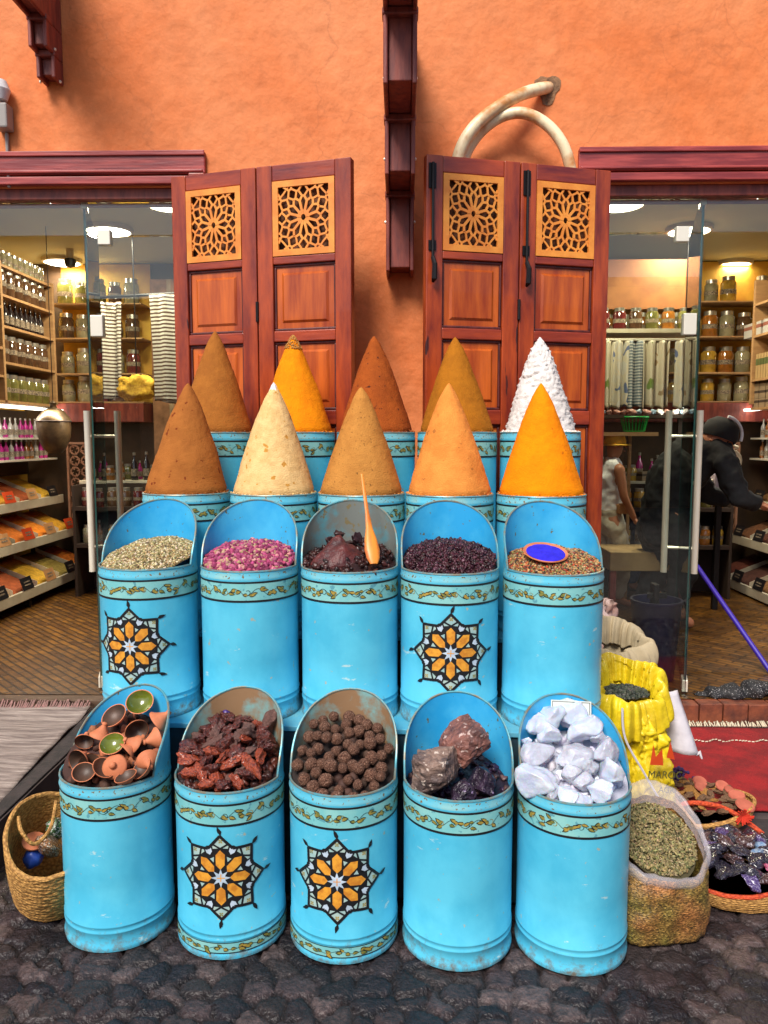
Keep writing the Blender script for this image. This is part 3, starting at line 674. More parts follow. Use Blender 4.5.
def motif(seed=0):
    fl = Flat(); cu, cv, Rm = 0., .246, .124; rs = random.Random(seed)
    def P(r, a, j=.0009): an = R(a); return (cu+Rm*r*math.sin(an)+rs.uniform(-j, j), cv+Rm*r*math.cos(an)+rs.uniform(-j, j))
    def Q(a, r, w, j=.0008): an = R(a); return (cu+Rm*(r*math.sin(an)+w*math.cos(an))+rs.uniform(-j, j), cv+Rm*(r*math.cos(an)-w*math.sin(an))+rs.uniform(-j, j))
    out = [P(1 if k % 2 == 0 else .755, k*22.5) for k in range(16)]
    for k in range(16): fl.poly([(cu, cv), out[k], out[(k+1) % 16]], .0007, 3)
    fl.poly([P(.71 if k % 2 == 0 else .74, k*22.5, 0) for k in range(16)], .0010, 1)
    for k in range(8):
        a = 45*k
        fl.poly([Q(a, .205, 0), Q(a, .30, .098), Q(a, .55, .108), Q(a, .665, 0), Q(a, .55, -.108), Q(a, .30, -.098)], .0014, 4)
        b2 = a+22.5
        cell = [Q(b2, .575, 0), Q(b2, .65, .085), Q(b2, .775, .095), Q(b2, .800, 0), Q(b2, .775, -.095), Q(b2, .65, -.085)]
        fl.poly(cell, .0014, 5); fl.strip(cell+[cell[0], cell[1]], .0050, .0017, 1)
        fl.poly([Q(b2, .41, 0), Q(b2, .515, .052), Q(b2, .515, -.052)], .0014, 3)
        # lines from the petal tips to the star outline
        fl.strip([Q(a, .70, 0), Q(a, .80, .16)], .0052, .0016, 1); fl.strip([Q(a, .70, 0), Q(a, .80, -.16)], .0052, .0016, 1)
        fl.strip([out[2*k], out[(2*k+1) % 16]], .0082, .0019, 1); fl.strip([out[2*k], out[2*k-1]], .0082, .0019, 1)
        lean = rs.uniform(-2.5, 2.5); fl.strip([P(.96, a), P(1.03, a), P(1.09, a+lean*.4), P(1.15, a+lean), P(1.22, a+lean*1.8)], [.007, .0035, .011, .009, .001], .0020, 1)
        q = P(.875, a)
        for d in ((1, 1), (1, -1), (-1, 1), (-1, -1)): fl.poly([(q[0]+d[0]*.0002, q[1]+d[1]*.0002), (q[0]+d[0]*.0048, q[1]+d[1]*.0012), (q[0]+d[0]*.0052, q[1]+d[1]*.0052), (q[0]+d[0]*.0012, q[1]+d[1]*.0048)], .0012, 2)
    for k in range(8): fl.poly([P(0, 0, 0), P(.105, 45*k-22.5, 0), P(.225, 45*k), P(.105, 45*k+22.5, 0)], .0021, 5)
    fl.strip([P(.09, 0), P(.09, 180)], .0026, .0024, 4); fl.strip([P(.09, 90), P(.09, 270)], .0026, .0024, 4)
    return fl
proto = {}
for sc_ in (True, False):
    me = tin_body(sc_); proto[sc_] = me
band_me = [None, None, None]
def make_tin(loc, scoop, label, group, star=False, footband=False, inner='inner_blue', rz=0, tilt=(0, 0), seed=0, motif_dz=0):
    t = thing('painted_tin', label, 'tin', loc, rz, group); t.rotation_euler = (tilt[0], tilt[1], rz)
    bkey = 'body%s%s' % (scoop, inner)
    if bkey not in cache:
        o = tin_body(scoop).build('body', [M['paint'], M[inner], M['paint_worn']], t, smooth=True, sharp=50); cache[bkey] = o.data
        me = o.data
    else: o = bpy.data.objects.new('body', cache[bkey]); C.objects.link(o); o.parent = t
    rk = 'rim%s' % scoop
    if rk not in cache: o = tin_rim(scoop).build('rim', M['rim'], t, smooth=True); cache[rk] = o.data
    else: o = bpy.data.objects.new('rim', cache[rk]); C.objects.link(o); o.parent = t
    bk = 'band%d' % (seed % 3)
    if bk not in cache: o = band('b', .396, .462, seed % 3).wrap('painted_band', PM, parent=t); cache[bk] = o.data
    else: o = bpy.data.objects.new('painted_band', cache[bk]); C.objects.link(o); o.parent = t
    o.rotation_euler.z = rnd.uniform(-.3, .3)-rz
    if footband:
        if 'foot' not in cache: o = band('f', .020, .052, 9, .0025, .085).wrap('foot_band', PM, parent=t, r=RT+.0022); cache['foot'] = o.data
        else: o = bpy.data.objects.new('foot_band', cache['foot']); C.objects.link(o); o.parent = t
    if star:
        o = motif(seed*7+int(loc[0]*100)).wrap('star_motif', PM, parent=t)
        o.rotation_euler.z = star if star is not True else 0; o.rotation_euler.z -= rz
        o.location.z = motif_dz
    return t
cache = {}
YY = [2.235, 2.212, 2.20, 2.178, 2.166]; Y2 = [y+.323 for y in YY]; Y3 = [y+.645 for y in YY]; Y4 = [y+.967 for y in YY]
def xat(px, py, Y): return W(px, py, Y).x
G1, G2, G3, G4 = 'scoop topped blue tins standing on the cobbles', 'scoop topped blue tins on the lower step', 'blue tins under the front row of spice cones', 'blue tins under the back row of spice cones'
X1 = [xat(119, 850, YY[0]), xat(231.5, 850, YY[1]), xat(344, 850, YY[2]), xat(457.5, 850, YY[3]), xat(572, 850, YY[4])]
r1 = [('plain blue tin full of small clay pots, on the cobbles', False, 'inner_blue', -.38), ('star painted blue tin of dark red resin lumps, brown inside, on the cobbles', .03, 'inner_rust', -.18),
      ('star painted blue tin of rough brown nutmeg like balls, on the cobbles', -.05, 'inner_rust', -.14), ('plain blue tin holding three big mineral rocks, on the cobbles', False, 'inner_blue', -.02),
      ('plain blue tin of whitish crystals with a small paper card, on the cobbles', False, 'inner_blue', .10)]
for i, (lab, st, inn, rz) in enumerate(r1):
    make_tin((X1[i], YY[i], 0), True, lab, G1, star=st, footband=bool(st), inner=inn, rz=rz, seed=i)
X2 = [xat(p_, 640, Y2[i]) for i, p_ in enumerate((151, 251, 350, 449, 551.5))]
r2 = [('star painted blue tin of greenish beige seeds, second row', -.10, 'inner_blue', -.12), ('plain scuffed blue tin of pink rosebuds, second row', False, 'inner_blue', -.02),
      ('plain blue tin of dark paste with wooden spatula, dull grey inside', False, 'inner_grey', .0), ('star painted blue tin of dark dried hibiscus, second row', -.03, 'inner_blue', .05),
      ('plain blue tin of mixed peppercorns and a blue pigment dish, second row', False, 'inner_blue', .12)]
for i, (lab, st, inn, rz) in enumerate(r2):
    make_tin((X2[i], Y2[i], .57), True, lab, G2, star=st, inner=inn, rz=rz, seed=i+1)
X3 = [xat(p_, 500, Y3[i]) for i, p_ in enumerate((187, 274, 361.5, 449.5, 541))]
n3 = ['leftmost brown cone of the front row', 'cream coloured cone with white tip', 'tan speckled cone', 'peach coloured cone', 'bright orange cone at the right']
for i in range(5): make_tin((X3[i], Y3[i], .785), False, 'blue tin under the '+n3[i], G3, seed=i+2)
X4 = [xat(p_, 440, Y4[i]) for i, p_ in enumerate((216, 296, 376, 457, 540))]
n4 = ['brown cone at the back left', 'orange cone with a brown crumbly tip', 'dark rust coloured cone at the back', 'olive brown cone at the back', 'rough white cone']
for i in range(5): make_tin((X4[i], Y4[i], 1.01), False, 'blue tin under the '+n4[i], G4, seed=i+3)
# ---------------------------------------------------------------- cones
def cone_mat(name, c1, c2, spots=None, th=.66, ss=40, sc_=25):
    return mat(name, c1, .92, tuple((a_+b_)/2 for a_, b_ in zip(c1, c2)), sc_*.6, bump=.38, bscale=210, spots=spots, spot_scale=ss, spot_th=th, spec=.15)
def cone(label, loc, apex, m, H, rough=.0017, tip=None, seed=0, flake=0, rb=.156):
    b = MB(); n = 96; K = 70; vs = []; ax, ay = apex
    prof = []
    for k in range(K+1):
        u = (k/K)**.9 if k else 0; r = rb*(1-u)**.75
        if u < .06: r = rb*(1-.06)**.75*(1-.02*(1-u/.06)**2)+.0
        prof.append((r, u*H))
    prof[-1] = (0.0008, H)
    for r, z in prof:
        u = z/H
        for i in range(n):
            a = 2*PI*i/n; x, y = r*math.cos(a), r*math.sin(a); q = Vector((x*1, y*1, z))
            d = noise.noise(q*9+Vector((seed*9, 0, 0)))*rough*2.2+noise.noise(q*60+Vector((seed, 3, 0)))*rough
            if flake: d += max(0, noise.noise(q*75+Vector((seed, 7, 0))))*flake+noise.noise(q*160)*flake*.5
            rr = max(.0006, r+d*min(1, r/.02)); vs.append((rr*math.cos(a)+ax*u, rr*math.sin(a)+ay*u, z))
    fs = [(j*n+i, j*n+(i+1) % n, (j+1)*n+(i+1) % n, (j+1)*n+i) for j in range(K) for i in range(n)]
    b.add(vs, fs)
    o = b.build('spice_cone', m, smooth=True, sharp=0, loc=loc); tag(o, label, 'spice cone')
    p = []
    for k in range(260):
        a = rnd.uniform(0, 2*PI)+.25*math.sin(k); rr = rnd.gauss(.153, .0035); p.append(((min(rr, .158)*math.cos(a), min(rr, .158)*math.sin(a), .005+abs(rnd.gauss(0, .004))), (rnd.random()*6, rnd.random()*6, 0), (rnd.uniform(.0012, .0034),)*3))
    cc = m.node_tree.nodes['Principled BSDF'].inputs['Base Color'].default_value; scatter('spilled_grains', ICO1, p, [jit(tuple(cc)[:3], .3) for _ in p], M['grain'], o)
    if tip:
        b = MB(); zt = tip[0]
        if tip[1] == 'paper':
            b.lathe([(.030, zt-.004), (.021, zt+.022), (.009, zt+.05), (.0, zt+.062)], 7, 0, Matrix.Translation((ax*zt/H, ay*zt/H-.002, 0))); b.build('paper_tip', M['white_cloth'], o)
        else:
            p = []; nn = 420
            for k in range(nn): u = rnd.uniform(.86, 1.0); r = rb*(1-u)**.75+.001; a = rnd.uniform(0, 2*PI); p.append(((r*math.cos(a)+ax*u, r*math.sin(a)+ay*u, u*H+.002), (rnd.random()*6, rnd.random()*6, 0), (rnd.uniform(.0018, .0042),)*3))
            scatter('crumbly_tip', ICO1, p, [jit((.42, .19, .04)) for _ in p], M['grain'], o)
    return o
cm = [cone_mat('brown_spice', (.38, .130, .027), (.27, .085, .018), (.17, .03, .008), .66, 45), cone_mat('cream_spice', (.80, .53, .23), (.58, .33, .11), (.55, .26, .05), .64, 34, 40),
      cone_mat('tan_spice', (.52, .225, .048), (.36, .14, .028), (.18, .08, .02), .66, 120), cone_mat('peach_spice', (.76, .28, .055), (.58, .17, .028), (.40, .14, .03), .68, 30), cone_mat('bright_orange_spice', (.92, .27, .002), (.80, .19, .002), (.55, .14, .004), .7, 26),
      cone_mat('olive_brown_spice', (.37, .130, .022), (.25, .080, .015), None), cone_mat('turmeric', (.86, .27, .003), (.68, .18, .003), (.5, .15, .004), .7, 30), cone_mat('rust_spice', (.36, .080, .012), (.21, .042, .008), (.08, .02, .01), .66, 60),
      cone_mat('mustard_brown_spice', (.40, .140, .009), (.27, .09, .007), None), cone_mat('white_flakes', (.78, .74, .70), (.60, .54, .50), (.25, .16, .12), .70, 70, 40)]
z3, z4 = .785+.487, 1.01+.487
def ap(px, py, Y, x0, z0):
    p = W(px, py, Y); return (p.x-x0, 0), p.z-z0
for i, (px, py, m_, lab, tp) in enumerate([(188, 383, 0, 'brown cone of ground spice with dark red flecks, far left of the front row', None), (274, 384, 1, 'cream coloured spice cone with a white paper tip', (.335, 'paper')),
        (361, 387, 2, 'tan speckled spice cone in the middle of the front row', None), (449, 383, 3, 'peach coloured spice cone in front of the olive brown one', None), (541, 383, 4, 'bright orange spice cone in front of the white one', None)]):
    a, H = ap(px, py, Y3[i], X3[i], z3); cone(lab, (X3[i], Y3[i], z3), a, cm[m_], H, seed=i, tip=(H-.055, 'paper') if tp else None)
for i, (px, py, m_, lab, tp, fl) in enumerate([(215, 331, 5, 'plain brown spice cone at the far left of the back row', None, 0), (293, 336, 6, 'deep orange spice cone topped with brown crumbs', (1, 'crumb'), 0),
        (374, 336, 7, 'dark rust coloured spice cone in the middle of the back row', None, 0), (455, 337, 8, 'olive brown spice cone in front of the right shutters', None, 0), (540, 337, 9, 'rough white cone of pale flakes in the back row', None, .012)]):
    a, H = ap(px, py, Y4[i], X4[i], z4); cone(lab, (X4[i], Y4[i], z4), a, cm[m_], H, seed=i+20, tip=tp, flake=fl, rb=.153 if not fl else .142)
b = MB(); b.lathe([(.155, 0), (.150, .014), (.135, .022), (.1, .026), (0, .026)], 40); o = b.build('white_flake_base', cm[9], None, smooth=True, loc=(X4[4], Y4[4], z4)); 
o.parent = bpy.data.objects['spice_cone.009']; o.location = (0, 0, -.004)
# spill collars where cones meet rims are part of the cones' own mesh
# ---------------------------------------------------------------- heaps in the scoop tins
def hz_std(x, y, z0=.462, rise=.30, dome=.02, Rr=.15):
    rr = math.hypot(x, y)/Rr; return z0+rise*max(0, (y+Rr))*.5*1.0*(1 if True else 0)+dome*(1-rr*rr)
def mound(f, Rr=.1525, nr=26, na=64):
    vs = [(0, 0, f(0, 0))]; fs = []
    for j in range(1, nr+1):
        for i in range(na): a = 2*PI*i/na; r = Rr*j/nr; x, y = r*math.cos(a), r*math.sin(a); vs.append((x, y, f(x, y)))
    for i in range(na): fs.append((0, 1+i, 1+(i+1) % na))
    for j in range(nr-1):
        for i in range(na): a0 = 1+j*na; fs.append((a0+i, a0+na+i, a0+na+(i+1) % na, a0+(i+1) % na))
    tri = []
    for q in fs: tri += [q] if len(q) == 3 else [(q[0], q[1], q[2]), (q[0], q[2], q[3])]
    return vs, tri
def granular(name, label, loc, f, n, size, pal, tmpl, material, base, rz=0, asp=(1, 1, 1), Rr=.15, kind='stuff', cat='spice heap'):
    xf = []; cols = []
    for k in range(n):
        r = Rr*math.sqrt(rnd.random()); a = rnd.random()*2*PI; x, y = r*math.cos(a), r*math.sin(a); s = rnd.uniform(*size)
        z = f(x, y)+s*rnd.uniform(-.1, .9); xf.append(((x, y, z), (rnd.uniform(0, 6.3), rnd.uniform(0, 6.3), rnd.uniform(0, 6.3)), (s*asp[0], s*asp[1], s*asp[2]))); cols.append(jit(rnd.choice(pal), .3))
    v, fc = mound(f, .152)
    o = scatter(name, tmpl, xf, cols, material, None, (v, [list(q) for q in fc], base)); o.location = loc; o.rotation_euler.z = rz
    return tag(o, label, cat, kind=kind)
def flake_tmpl():
    v = np.array([(-1, -.5, 0), (0, -.62, .25), (1, -.3, -.05), (-1, .5, .1), (0, .6, .3), (1, .35, 0)]); f = np.array([(0,1,4),(0,4,3),(1,2,5),(1,5,4)]); return v, f
def lump(seed, sub=2, amp=.25, clip=0):
    v, f = (ICO2 if sub == 2 else ICO3); v = v.copy(); rs = np.random.RandomState(seed)
    for k in range(clip):
        d = rs.normal(size=3); d /= np.linalg.norm(d); h = rs.uniform(.45, .85); s = v @ d; m = s > h; v[m] -= np.outer(s[m]-h, d)
    for i in range(len(v)): v[i] *= 1+amp*noise.noise(Vector(v[i])*1.8+Vector((seed*5.1, 0, 0)))+amp*.35*noise.noise(Vector(v[i])*5+Vector((seed, 2, 0)))
    return v, f
def tinfn(z0, rise, dome, amp=.006, fr=22, sd=0, skew=0):
    return lambda x, y: z0+rise*(y+.15)/.30+dome*(1-(x*x+y*y)/.0225)+skew*x+amp*noise.noise(Vector((x*fr, y*fr, sd)))
P2 = lambda i: (X2[i], Y2[i], .57)
granular('seed_heap', 'heap of greenish beige fennel like seeds in the far left tin', P2(0), tinfn(.472, .085, .028, sd=1, skew=.10), 5200, (.0022, .0042), [(.30,.24,.10),(.48,.40,.20),(.20,.18,.07),(.34,.22,.09),(.60,.52,.34),(.14,.10,.05)], ICO1, M['grain'], (.12, .09, .04), asp=(1, 1, 1.7))
granular('rosebud_heap', 'heap of dried pink rosebuds in the second row', P2(1), tinfn(.472, .075, .028, sd=2), 1500, (.0045, .008), [(.30,.04,.11),(.22,.025,.08),(.42,.09,.18),(.46,.20,.20),(.38,.26,.14),(.14,.012,.05),(.34,.05,.14)], lump(3, 2, .5), M['grain'], (.12, .02, .05), asp=(1, 1, 1.35))
granular('paste_pieces', 'dark broken bits of paste around the maroon mound', P2(2), tinfn(.468, .07, .03, sd=3), 300, (.006, .013), [(.030,.010,.010),(.05,.015,.012),(.018,.008,.008)], lump(5, 2, .5, 5), M['wet'], (.02, .008, .008))
granular('hibiscus_heap', 'heap of nearly black dried hibiscus in the second row', P2(3), tinfn(.472, .085, .028, sd=4), 1900, (.005, .0095), [(.030,.006,.014),(.050,.010,.018),(.018,.006,.010),(.09,.03,.045),(.025,.008,.008)], lump(8, 2, .7, 4), M['wet'], (.015, .006, .008), asp=(1, .7, .5))
granular('peppercorn_heap', 'heap of mixed red, green and black peppercorns in the second row', P2(4), tinfn(.472, .07, .024, sd=5), 4200, (.0024, .0046), [(.42,.06,.02),(.30,.14,.04),(.05,.03,.02),(.20,.17,.05),(.50,.28,.10),(.14,.04,.02),(.34,.26,.14)], ICO1, M['grain'], (.10, .05, .03), asp=(1, 1, 1.2))
# pigment dish on the peppercorns
p = W(545, 553, 2.48); t = thing('pigment_dish', 'shallow clay dish of ultramarine powder on the peppercorns', 'dish', (p.x, p.y, p.z-.016)); t.rotation_euler = (.30, .05, 0)
b = MB(); b.lathe([(0, 0), (.045, .002), (.066, .014), (.073, .020), (.071, .023), (.063, .018), (.04, .008), (0, .006)], 48); b.build('dish', M['terracotta'], t, smooth=True)
b = MB(); vs, fs = mound(lambda x, y: .0195+.006*(1-(x*x+y*y)/.0038)+.002*noise.noise(Vector((x*60, y*60, 0))), .0625, 12, 40); b.add(vs, fs); b.build('pigment', mat('ultramarine', (.012, .008, .52), .9, (.02, .015, .65), 40, bump=.3), t, smooth=True)
# maroon mound and spatula
p = W(339, 556, 2.505); b = MB(); v, f = ICO3; vs = []
for q in v:
    q = Vector(q); k = 1+.22*noise.noise(q*1.6+Vector((4, 0, 0)))+.07*noise.noise(q*5); z = q.z; vs.append((q.x*.082*k*(1.1-.62*max(0, z)), q.y*.07*k*(1.1-.55*max(0, z)), z*.082*k))
b.add(vs, f.tolist()); o = b.build('paste_mound', mat('maroon_paste', (.11, .020, .018), .5, (.045, .012, .014), 22, bump=.9, bscale=45), smooth=True, loc=(p.x, p.y, p.z-.020)); tag(o, 'smooth maroon mound of soft paste in the tin with the spatula', 'spice mound')
for k, (px, py, s) in enumerate([(340, 535, .020), (356, 538, .022), (366, 543, .018), (349, 545, .024), (364, 560, .024), (330, 542, .018)]):
    q = W(px, py, 2.575); b = MB(); v, f = lump(40+k, 3, .4, 7); b.add((v*s).tolist(), f.tolist()); o = b.build('paste_chunk', mat('dark_paste', (.03, .010, .012), .45, bump=.5, bscale=60), smooth=True, loc=q)
    tag(o, 'dark lump of paste behind the maroon mound', 'paste chunk', 'dark paste lumps behind the maroon mound')
a_, c_ = W(374, 564, 2.42), W(362, 474, 2.60)
d = (c_-a_); L = d.length; t = thing('wooden_spatula', 'orange wooden spatula stuck upright in the dark paste', 'spatula', a_); t.rotation_euler = d.to_track_quat('Z', 'Y').to_euler()
b = MB(); prof = [(0, .012), (.02, .021), (.05, .025), (.09, .020), (.13, .011), (.19, .0065), (.26, .006), (L, .0045)]
vs = []; n = 12
for z, w in prof:
    for i in range(n): an = 2*PI*i/n; vs.append((w*math.cos(an), w*.38*math.sin(an), z))
b.add(vs, [(j*n+i, j*n+(i+1) % n, (j+1)*n+(i+1) % n, (j+1)*n+i) for j in range(len(prof)-1) for i in range(n)]+[tuple(reversed(range(n))), tuple((len(prof)-1)*n+i for i in range(n))])
b.build('blade_and_handle', mat('orange_wood', (.78, .27, .03), .4, (.50, .12, .02), 6, stretch=(8, 8, 1)), t, smooth=True)
# ---- row 1
P1 = lambda i: (X1[i], YY[i], 0)
def onfill(px, py, i, f, off=0.):
    best = None
    for k in range(61):
        Y = YY[i]-.14+.27*k/60; p = W(px, py, Y); d = abs(p.z-(f(p.x-X1[i], p.y-YY[i])+off))
        if best is None or d < best[0]: best = (d, p)
    return best[1]
def rockmesh(name, seed, sub, amp, clip, m, s=(1, 1, 1), fine=0, smooth=True):
    v, f = lump(seed, sub, amp, clip); b = MB(); v = v*np.array(s)
    if fine:
        bm = bmesh.new(); me = bpy.data.meshes.new('t'); me.from_pydata(v.tolist(), [], f.tolist()); bm.from_mesh(me); bmesh.ops.subdivide_edges(bm, edges=bm.edges[:], cuts=1, use_grid_fill=True)
        for q in bm.verts: q.co += q.co.normalized()*fine*noise.noise(q.co/np.mean(s)*6+Vector((seed, 0, 0)))
        v = np.array([tuple(q.co) for q in bm.verts]); bm.verts.index_update(); f = np.array([[x.index for x in p.verts] for p in bm.faces], dtype=object); bm.free(); bpy.data.meshes.remove(me)
    me = bpy.data.meshes.new(name); me.from_pydata([tuple(q) for q in v], [], [tuple(int(x) for x in q) for q in f]); me.materials.append(m)
    me.polygons.foreach_set('use_smooth', [smooth]*len(me.polygons)); me.update(); return me
def put(name, me, loc, rot, scale, label, cat, group=None):
    o = bpy.data.objects.new(name, me); C.objects.link(o); o.location = loc; o.rotation_euler = rot; o.scale = (scale,)*3 if not isinstance(scale, tuple) else scale
    return tag(o, label, cat, group)
def scoopf(z0=.455, rise=.16, dome=.02, sd=0): return tinfn(z0, rise, dome, .006, 20, sd)
# filler under the loose pieces
granular('resin_crumbs', 'dark crumbs under the resin lumps', P1(1), scoopf(.430, .155), 260, (.008, .015), [(.05,.015,.012),(.10,.025,.016),(.03,.012,.010)], lump(9, 2, .5, 5), M['wet'], (.02, .01, .01), Rr=.138)
granular('ball_filler', 'dark space filled with smaller brown balls below', P1(2), scoopf(.425, .155), 60, (.012, .018), [(.07,.035,.025),(.05,.025,.018)], lump(4, 2, .2), M['grain'], (.02, .012, .010), Rr=.135)
granular('crystal_chips', 'small whitish crystal chips under the large crystals', P1(4), scoopf(.42, .16), 120, (.012, .02), [(.70,.72,.84),(.55,.56,.66)], lump(14, 2, .4, 6), M['wet'], (.45, .46, .55), Rr=.13)
# nutmeg-like balls
def relax(n, Rr, dmin, seed):
    rs = random.Random(seed); pts = []
    for k in range(6000):
        r = Rr*math.sqrt(rs.random()); a = rs.random()*2*PI; p = (r*math.cos(a), r*math.sin(a))
        if all((p[0]-q[0])**2+(p[1]-q[1])**2 > dmin*dmin for q in pts): pts.append(p)
        if len(pts) >= n: break
    return pts
def ball_mat():
    m = mat('knobbly_brown_ball', (.20, .090, .055), .75, (.07, .028, .018), 4.5, bump=1, bscale=6, spots=(.44, .26, .18), spot_scale=8, spot_th=.58, spec=.25); return m
bmats = ball_mat(); bme = [rockmesh('ball', 60+k, 3, .10, 0, bmats, fine=.06) for k in range(4)]
f = scoopf()
for (x, y) in relax(84, .137, .0285, 5):
    s = rnd.uniform(.0145, .0205); put('brown_ball', rnd.choice(bme), (X1[2]+x, YY[2]+y, f(x, y)+rnd.uniform(-.002, .020)), (rnd.random()*6, rnd.random()*6, 0), s, 'rough round brown ball in the middle front tin', 'nutmeg ball', 'rough brown balls in the middle front tin')
# resin lumps
rm = [mat('dark_red_resin', (.16, .030, .018), .28, (.040, .010, .010), 6, bump=.6, bscale=16, coat=.3), mat('bright_red_resin', (.42, .075, .025), .3, (.14, .02, .012), 6, bump=.6, bscale=14, coat=.3), mat('speckled_resin', (.12, .055, .045), .6, (.20, .10, .08), 9, bump=.7, bscale=24)]
rme = [[rockmesh('lump', 80+k*7+j, 3, .55, 6, rm[j], (1, .64, .44), .06) for k in range(3)] for j in range(3)]
for k, (x, y) in enumerate(relax(60, .120, .027, 8)):
    j = rnd.choice((0, 0, 0, 1, 2)); s = rnd.uniform(.026, .044); lab = ['glossy dark red resin lump in the second front tin', 'brighter red resin lump in the second front tin', 'speckled dull brown resin lump in the second front tin'][j]
    put('resin_lump', rnd.choice(rme[j]), (X1[1]+x, YY[1]+y, f(x, y)+rnd.uniform(-.004, .022)), (rnd.uniform(-.9, .9), rnd.uniform(-.9, .9), rnd.random()*6), s, lab, 'resin lump', ['dark resin lumps', 'bright red resin lumps', 'speckled resin lumps'][j]+' in the second front tin')
q = onfill(272, 724, 1, f, .02); put('resin_lump', rockmesh('big_lump', 97, 3, .35, 5, rm[2], (.5, .42, 1), .04), (q.x-.008, q.y, q.z), (.15, .2, 0), .050, 'large upright speckled resin lump at the right edge of its tin', 'resin lump')
q = onfill(226, 714, 1, f, .018); put('purple_pebble', rockmesh('peb', 98, 3, .3, 5, mat('violet_stone', (.07, .02, .22), .4, (.03, .012, .08), 20)), q, (0, 0, 0), .013, 'small violet stone among the dark resin lumps', 'stone')
# big rocks
rk = [mat('brown_crystal_rock', (.24, .155, .12), .5, (.09, .06, .055), 22, bump=1, bscale=60, spots=(.55, .45, .38), spot_scale=50, spot_th=.62), mat('red_crystal_rock', (.26, .105, .08), .45, (.10, .045, .04), 20, bump=1, bscale=60, spots=(.50, .36, .32), spot_scale=50, spot_th=.62), mat('purple_black_rock', (.045, .026, .05), .3, (.014, .010, .018), 24, bump=1, bscale=60, spots=(.25, .18, .32), spot_scale=60, spot_th=.64)]
def bigrock(px, py, Y, s, rot, j, seed, lab):
    q = Vector((W(px, py, Y))); me = rockmesh('rock', seed, 3, .16, 10, rk[j], s, max(s)*.07, smooth=False); put('mineral_rock', me, q, rot, 1, lab, 'rock')
bigrock(435, 769, 2.12, (.086, .075, .098), (0.1, -.1, .2), 0, 21, 'large blocky greyish brown mineral rock, left in its tin')
bigrock(467, 742, 2.21, (.084, .075, .082), (.3, .6, .4), 1, 24, 'reddish mineral rock leaning at the back of its tin')
bigrock(484, 784, 2.14, (.060, .05, .050), (.2, .2, 0), 2, 27, 'dark purple mineral rock at the lower right of its tin')
bigrock(462, 792, 2.09, (.040, .036, .036), (.2, .9, 0), 2, 28, 'small purple black mineral rock against the front lip')
granular('mineral_dust', 'dark mineral crumbs below the three big rocks', P1(3), tinfn(.40, .11, .01), 160, (.006, .014), [(.04,.02,.05),(.10,.05,.05)], lump(11, 2, .4, 6), M['wet'], (.02, .012, .02))
# crystals
xm = [mat('whitish_crystal', (.66, .73, .90), .14, (.80, .86, .97), 1.4, bump=.35, bscale=3.5, Transmission_Weight=.3, Subsurface_Weight=.45, Subsurface_Scale=.02), mat('clear_greyish_crystal', (.62, .62, .70), .14, (.76, .80, .92), 1.5, bump=.5, bscale=5, Transmission_Weight=.4, Subsurface_Weight=.35, Subsurface_Scale=.02)]
xt = [(550, 716, 2.28, .040, 0), (571, 703+8, 2.32, .042, 0), (585, 729, 2.27, .042, 0), (551, 733, 2.21, .028, 0), (541, 751, 2.19, .036, 1), (573, 757, 2.19, .040, 1), (607, 748, 2.20, .036, 1), (536, 778, 2.12, .040, 0), (610, 769, 2.14, .036, 0), (570, 773, 2.13, .022, 1), (584, 780, 2.12, .024, 1), (602, 790, 2.10, .027, 0), (567, 794, 2.10, .027, 0), (580, 798, 2.08, .022, 0), (552, 790, 2.10, .020, 1), (527, 739, 2.20, .014, 0), (596, 735, 2.28, .022, 1), (540, 722, 2.30, .030, 0), (590, 765, 2.15, .020, 1)]
fx_ = scoopf(.455, .17, .02)
for k, (px, py, Y, s, j) in enumerate(xt):
    q = onfill(px, py+2, 4, fx_, .012 if s < .03 else .02); me = rockmesh('crystal', 120+k, 3, .16, 10, xm[j], (1, .72, .82), .015)
    put('crystal_lump', me, q, (rnd.uniform(-.4, .4), rnd.uniform(-.4, .4), rnd.uniform(0, 6)), s*1.66, ['whitish translucent crystal lump in the rightmost front tin', 'clearer greyish crystal lump in the rightmost front tin'][j], 'crystal', ['whitish crystals', 'greyish crystals'][j]+' in the rightmost front tin')
# price card at the back
q = W(571, 708, 2.29); t = thing('paper_card', 'small framed paper card with two lines of writing behind the crystals', 'card', q); t.rotation_euler = (R(-12), 0, R(-8))
b = MB(); b.box(-.060, .060, -.001, .001, -.03, .022); b.build('paper', mat('card_paper', (.62, .66, .62), .7), t)
b = MB(); 
for (x0, x1, z0, z1) in ((-.056, .056, .0172, .0186), (-.056, -.0545, -.026, .017), (.0545, .056, -.026, .017)): b.box(x0, x1, -.0018, -.0011, z0, z1)
for x in (-.014, -.009, -.004, .000, .006, .012): b.box(x, x+.0022, -.0018, -.0011, .003, .003+rnd.choice((.004, .006, .008)))
b.box(-.014, .013, -.0018, -.0011, .0022, .0034)
for k in range(12): x = -.034+k*.0055; b.box(x, x+.004, -.0018, -.0011, -.007, -.007+rnd.choice((.0012, .003, .002)))
b.build('writing', M['black'], t)
